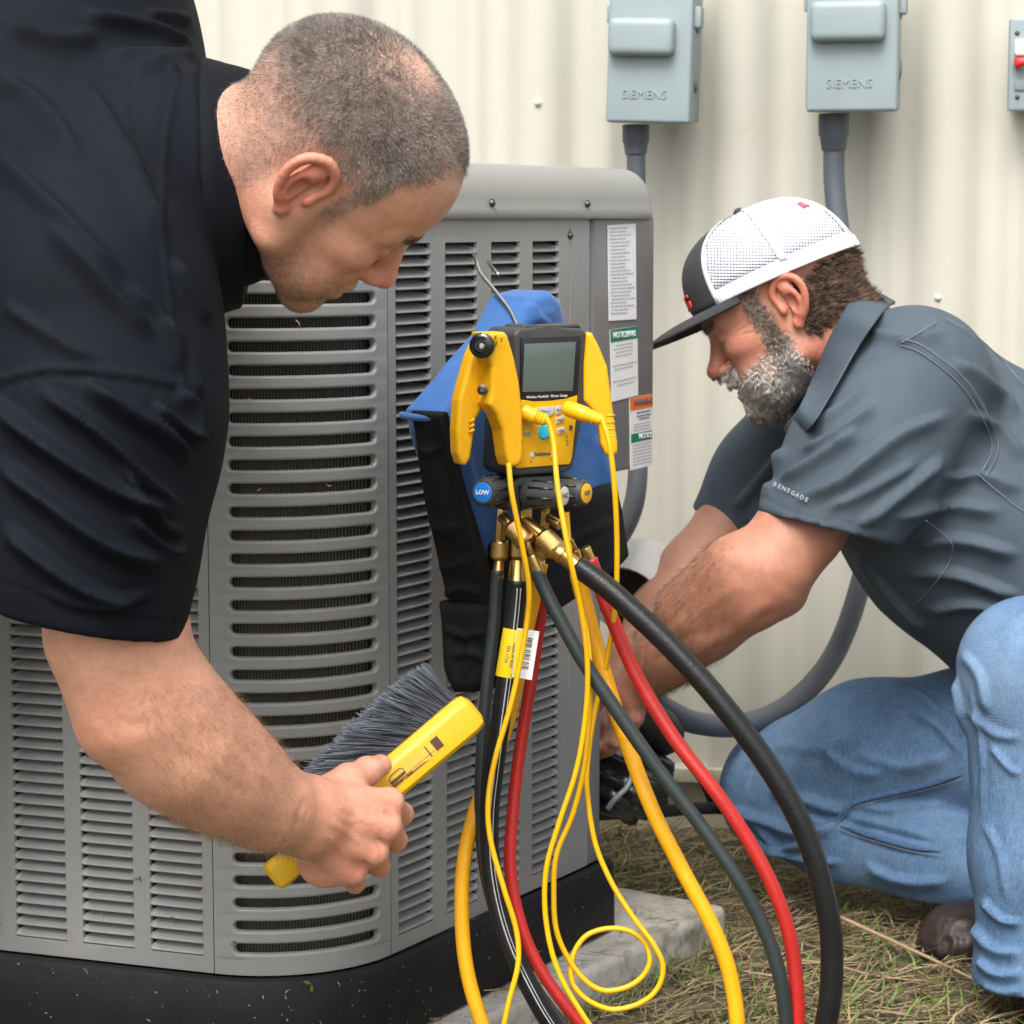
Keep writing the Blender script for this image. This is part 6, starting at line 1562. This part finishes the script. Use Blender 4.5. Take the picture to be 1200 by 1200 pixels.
# jeans
MT['denim'] = M('blue_denim', (.100, .180, .305), .9, var=[(9, .14), (45, .12), (170, .2), (420, .34)], bump=[(700, .5), (45, .35), (14, .3)], spec=.2, stretch=(1.6, 1.6, .45), dirt=[(5, .45, .9, (.25, .36, .50))])
wave_bump(MT['denim'], 260, .25, 'DIAGONAL', .001)
MT['denim_seam'] = M('denim_seam', (.055, .11, .22), .9, var=[(120, .3)], bump=[(500, .4)])
def jeans_sdf(p):
    n_ = s_chain(p, [P(1380, 800, 3.02), P(1216, 792, 2.775), P(1214, 1000, 2.765), P(1214, 1150, 2.76), P(1216, 1190, 2.76)], [.115, .083, .071, .066, .068], .03)
    n_ = smin(n_, s_ell(p, P(1200, 768, 2.775), (.060, .062, .052)), .03)
    f_ = s_chain(p, [P(1330, 860, 3.12), P(1150, 872, 3.18), P(1020, 885, 3.24), P(915, 918, 3.30)], [.12, .098, .096, .080], .03)
    f_ = smin(f_, s_chain(p, [P(905, 940, 3.30), P(1000, 975, 3.22), P(1100, 1008, 3.13), P(1180, 1030, 3.07)], [.066, .072, .062, .056], .03), .025)
    hp = s_ell(p, P(1370, 815, 3.07), (.17, .17, .17))
    d = smin(smin(n_, hp, .04), smin(f_, hp, .04), .008)
    return np.maximum(d, -(p[:, 2] - .045))
q_ = np.array([P(820, 780, 3.3), P(1400, 1190, 2.76), P(1500, 800, 3.1)])
Vj, Qj = sdf_mesh(jeans_sdf, (q_[:, 0].min() - .03, 2.62, .0), (q_[:, 0].max() + .04, 3.50, P(1200, 640, 2.9)[2]), .0035)
sj = [([(1135, 800), (1150, 880), (1150, 960)], 5, .003), ([(1160, 870), (1185, 900), (1200, 905)], 5, .004, 'fold'), ([(880, 960), (930, 1000), (990, 1010)], 6, .007, 'fold'), ([(1120, 790), (1128, 830), (1132, 870)], 5, .006, 'fold'), ([(930, 880), (985, 870), (1040, 850)], 9, .004, 'fold'), ([(1060, 830), (1100, 850), (1130, 885)], 6, .005, 'fold'), ([(1000, 940), (1050, 950), (1110, 940)], 6, .005, 'fold'), ([(1150, 1050), (1175, 1075), (1200, 1080)], 6, .006, 'fold'), ([(1150, 1150), (1175, 1160), (1200, 1158)], 5, .005, 'fold'), ([(850, 945), (900, 960), (945, 975), (990, 962)], 8, .010, 'fold'), ([(862, 975), (910, 990), (960, 985)], 7, .009, 'fold'), ([(920, 935), (960, 955), (1000, 960)], 7, -.010), ([(895, 925), (945, 935), (990, 950)], 8, .006, 'fold'), ([(985, 963), (1040, 975), (1100, 990)], 7, -.010), ([(1000, 880), (1060, 895), (1120, 880)], 11, .006, 'fold'),
      ([(1040, 795), (1080, 815), (1125, 850)], 9, .006, 'fold'), ([(960, 870), (1000, 900), (1040, 905)], 10, .005, 'fold'), ([(1125, 760), (1150, 790), (1160, 840)], 8, .005, 'fold'), ([(1130, 830), (1165, 860), (1200, 865)], 9, .004), ([(1140, 1080), (1165, 1110), (1200, 1115)], 8, .007, 'fold'), ([(1145, 1120), (1170, 1140), (1200, 1138)], 7, .007, 'fold'), ([(1150, 960), (1170, 1000), (1180, 1060)], 9, .004),
      ([(1010, 1010), (1060, 1030), (1120, 1030)], 9, .006, 'fold'), ([(870, 900), (900, 880), (940, 870)], 12, .004)]
Vj = folds(Vj, Qj, [(a_[0], a_[1] * .62, a_[2] * 1.5, *a_[3:]) for a_ in sj], -.1)
je = arr('jeans', Vj, Qj, MT['denim'], man2)
for ln_ in ([(978, 962), (1000, 942), (1030, 933), (1080, 922), (1128, 908)], [(985, 968), (1025, 981), (1065, 992), (1100, 998)]):
    q = surf_line(ln_, Vj, -.0018, 10)
    if len(q) > 2:
        rr_ = .0040 * np.clip(np.minimum(np.arange(len(q)), np.arange(len(q))[::-1]) / 6, .15, 1)
        tube('jeans_seam', q, rr_, MT['denim_seam'], man2, 8); q2 = surf_line([(x_, y_ + 5) for x_, y_ in ln_], Vj, .0004, 10); tube('seam_stitching', q2, .0007, MT['stitch'], man2, 5)
q = surf_line([(1143, 1186), (1165, 1178), (1200, 1182)], Vj, .0003, 8)
if len(q) > 2: tube('cuff_seam', q, .002, MT['denim_seam'], man2, 6)
V, Q = boot_sdf(P(1126, 1128, 2.99) * np.array((1, 1, 0)), P(1240, 1105, 3.06) * np.array((1, 1, 0)), P(1215, 1060, 3.06))
V = folds(V, Q, [([(1085, 1092), (1092, 1108), (1088, 1124)], 5, -.004), ([(1105, 1080), (1110, 1100), (1106, 1125)], 5, -.004), ([(1122, 1075), (1126, 1095), (1122, 1120)], 5, -.004), ([(1070, 1125), (1100, 1130), (1140, 1128)], 3, .003)]); V += vnormals(V, Q) * (.0025 * pnoise(V, 70, 9) + .0012 * pnoise(V, 260, 10))[:, None]; V[:, 2] -= .012; arr('boot', V, Q, MT['boot'], man2)
b0 = P(1216, 1190, 2.76); V, Q = boot_sdf((b0[0] + .02, 2.63, 0), (b0[0] + .02, 2.79, 0), (b0[0] + .005, 2.765, .12)); arr('boot', V, Q, MT['boot'], man2)
# ================================================================== dry grass, green sprouts and clippings
def blades(name, n, xr, yr, lr, wr, cols, flat, kind_label, excl=None, zoff=.0, dens=None, curl=.3):
    X = rng.uniform(*xr, n * 3); Y = rng.uniform(*yr, n * 3); keep = np.ones(len(X), bool)
    if excl is not None: keep &= ~excl(X, Y)
    if dens is not None: keep &= rng.random(len(X)) < dens(X, Y)
    X, Y = X[keep][:n], Y[keep][:n]; n = len(X)
    Z = .006 * vnoise(X, Y, 6, 1) + .003 * vnoise(X, Y, 25, 2) - .006 + zoff
    th = rng.uniform(0, 2 * math.pi, n); el = np.abs(rng.normal(*flat, n)); L = rng.uniform(*lr, n); W = rng.uniform(*wr, n)
    d = np.stack((np.cos(th) * np.cos(el), np.sin(th) * np.cos(el), np.sin(el)), 1); side = np.stack((-np.sin(th), np.cos(th), 0 * th), 1)
    up = np.cross(side, d); up *= np.sign(up[:, 2])[:, None]
    base = np.stack((X, Y, Z + rng.uniform(0, .012, n)), 1); V = np.zeros((n, 8, 3)); cu = rng.normal(0, curl, n)[:, None]
    for k, t in enumerate((0, .35, .7, 1.)):
        c_ = base + d * (L * t)[:, None] + side * cu * (L * t * t)[:, None] + np.array((0, 0, -1)) * (L * t * t * .18 * (el > .3))[:, None]
        w_ = (W * (1 - .8 * t * t))[:, None]
        V[:, 2 * k] = c_ - side * w_; V[:, 2 * k + 1] = c_ + side * w_ + up * w_ * .6
    F = (np.array([(0, 1, 3, 2), (2, 3, 5, 4), (4, 5, 7, 6)])[None] + (np.arange(n) * 8)[:, None, None]).reshape(-1, 4)
    o = arr(name, V.reshape(-1, 3), F, MT['blade'], None); c = cols(n); colour(o, np.repeat(np.c_[c, np.ones(n)], 8, 0))
    tag(o, kind_label, None, kind='stuff'); return o
MT['blade'] = M('grass_blade', (1, 1, 1), .7, attr='col', var=(60, .12))
def pad_excl(X, Y):
    ins = np.zeros(len(X), bool); poly = [tuple(p) for p in pc_pad]
    for i in range(len(poly)):
        a, b = poly[i], poly[(i + 1) % len(poly)]; c_ = (a[1] <= Y) != (b[1] <= Y)
        xi = a[0] + (Y - a[1]) / (b[1] - a[1] + 1e-9) * (b[0] - a[0]); ins ^= c_ & (X < xi)
    return ins
pc_pad = [pc_ for pc_ in PADPOLY]
straw = lambda n: lerp((.10, .068, .036), (.40, .30, .165), rng.random(n) ** 1.3)
blades('dry_grass', 15000, (-.35, 1.35), (2.45, 3.66), (.02, .085), (.0006, .0014), straw, (.10, .16), 'dry tan straw and dead grass matted over the ground', pad_excl, .002)
blades('grass', 3800, (-.35, 1.35), (2.45, 3.62), (.012, .045), (.0007, .0016), lambda n: lerp((.07, .12, .02), (.18, .26, .05), rng.random(n)), (.75, .35), 'short green grass sprouting through the straw', pad_excl, .0, dens=lambda X, Y: np.clip(.35 + .6 * vnoise(X, Y, 9, 5), .05, 1))
# moss and sprouts along the pad edge
def near_pad(X, Y):
    d = np.full(len(X), 9.)
    for i in range(len(pc_pad)):
        a, b = np.array(pc_pad[i]), np.array(pc_pad[(i + 1) % len(pc_pad)]); ab = b - a; q = np.stack((X, Y), 1) - a; t = np.clip(q @ ab / (ab @ ab), 0, 1); d = np.minimum(d, np.linalg.norm(q - t[:, None] * ab, axis=1))
    return np.exp(-(d / .03) ** 2)
blades('pad_edge_weeds', 5200, (-.1, .45), (2.5, 3.5), (.010, .035), (.0005, .0012), lambda n: lerp((.06, .10, .02), (.24, .27, .10), rng.random(n)), (.9, .35), 'fine green weeds growing along the pad edge', pad_excl, .0, dens=near_pad)
# straw fallen on the pad and a few long stalks
def on_pad(X, Y): return ~pad_excl(X, Y)
blades('straw_litter', 900, (-.3, .45), (2.4, 3.4), (.008, .05), (.0005, .0011), straw, (.05, .06), 'bits of straw scattered over the concrete pad', on_pad, zpad + .008)
for k, (pts, r) in enumerate((([(985, 1075, 3.04), (1040, 1100, 2.98), (1100, 1128, 2.92), (1160, 1158, 2.84), (1195, 1178, 2.8)], .0028), ([(975, 1130, 2.92), (1030, 1150, 2.88), (1090, 1165, 2.86)], .0018), ([(870, 1150, 2.9), (920, 1165, 2.87), (960, 1185, 2.82)], .0016))):
    q = np.array([P(*a_) for a_ in pts]); q[:, 2] = np.maximum(q[:, 2], .012)
    MTs = MT.setdefault('stalk', M('dry_stalk', (.36, .25, .15), .7, var=(60, .2)))
    o = tube('dry_stalk', spline(q, 6), np.linspace(r, r * .5, len(spline(q, 6))), MTs, None, 7)
    tag(o, ('thick tan dry stalk lying towards the jeans leg on the straw', 'thin dry stalk lying left of the jeans leg on the straw', 'short dry stalk lying on the straw beside the yellow hose')[k], 'stalk')
# grass clippings stuck to the unit
bm = bmesh.new()
def chip(p, n, s, ln):
    n = np.asarray(n, float); a = rng.normal(0, 1, 3); a -= n * (a @ n); a /= np.linalg.norm(a); b = np.cross(n, a); p = np.asarray(p) + n * .0009
    m_ = p + a * ln * .5 + b * ln * .18
    q = [p - b * s, p + b * s, m_ + b * s, m_ - b * s]; bm.faces.new([bm.verts.new(tuple(v)) for v in q])
    q2 = [m_ - b * s, m_ + b * s, p + a * ln + b * s * .3, p + a * ln - b * s * .3]; bm.faces.new([bm.verts.new(tuple(v + n * .0004)) for v in q2])
for k in range(70):
    u = rng.uniform(0, U_LOW); z_ = rng.choice((rng.uniform(zpad + .005, ZP - .004), rng.uniform(ZP, ZP + .35))); off = .0155 if z_ < ZP else .0006
    chip(v3(TRp + dr * u + nr * off, z_), NR3, rng.uniform(.0002, .0006), rng.uniform(.0015, .004) * rng.choice((1, 1, 1, 2.5)))
for k in range(80):
    s_ = rng.uniform(0, ARC); z_ = rng.choice((rng.uniform(zpad + .005, ZP - .004), rng.uniform(ZP, ZL))); off = .0155 if z_ < ZP else .0006
    p = corner_pt(s_, z_, -off); n_ = p - cx; n_[2] = 0; n_ /= np.linalg.norm(n_); chip(p, n_, rng.uniform(.0002, .0006), rng.uniform(.0012, .0035) * rng.choice((1, 1, 1, 2.5)))
for k in range(60):
    u = rng.uniform(0, .4); z_ = rng.choice((rng.uniform(zpad + .005, ZP - .004), rng.uniform(ZP, ZP + .3))); off = .0155 if z_ < ZP else .0006
    chip(v3(TLp - dl * u + nl * off, z_), NL3, rng.uniform(.0002, .0006), rng.uniform(.0012, .0035) * rng.choice((1, 1, 1, 2.5)))
MT['clip'] = M('grass_clipping', (.40, .33, .19), .8, var=(200, .4))
o = bm_obj('grass_clippings', bm, MT['clip'], None); tag(o, 'dry grass clippings stuck to the unit panels and base', kind='stuff')
MT['green_clip'] = M('green_leaf_scrap', (.09, .15, .02), .7, var=(80, .3))
for (px, py, sc_) in ((163, 1029, .006), (258, 1118, .008), (365, 1153, .010), (203, 1077, .005)):
    if px > 245: p = PP(px, py, v3(CEN + (RAD + .0165) * np.array((math.cos((a0 + a1) / 2), math.sin((a0 + a1) / 2))), 0), v3(np.array((math.cos((a0 + a1) / 2), math.sin((a0 + a1) / 2))), 0)); n_ = v3(np.array((math.cos((a0 + a1) / 2), math.sin((a0 + a1) / 2))), 0)
    else: p = onL(px, py); n_ = NL3
    if px > 245:
        dv = p - cx; dv[2] = 0; rr_ = np.linalg.norm(dv); p = v3((cx + dv / rr_ * (RAD + (.016 if py > 1140 else .001)))[:2], p[2]); n_ = dv / rr_
    b2 = bmesh.new(); 
    for q in range(4):
        a = rng.normal(0, 1, 3); a -= n_ * (a @ n_); a /= np.linalg.norm(a); b = np.cross(n_, a); l_ = sc_ * rng.uniform(.5, 1)
        vs = [p + n_ * .001, p + a * l_ * .5 + b * l_ * .2 + n_ * .002, p + a * l_ + n_ * .0012, p + a * l_ * .5 - b * l_ * .2 + n_ * .0015]; b2.faces.new([b2.verts.new(tuple(v)) for v in vs])
    o = bm_obj('leaf_scrap', b2, MT['green_clip'], None)
    tag(o, {163: 'tiny green leaf scrap on the post between louvre columns', 258: 'tiny green leaf scrap beside the panel seam above the base', 365: 'green leaf scrap hanging on the black base below the slots', 203: 'tiny green leaf scrap caught on a louvre'}[px], 'leaf')
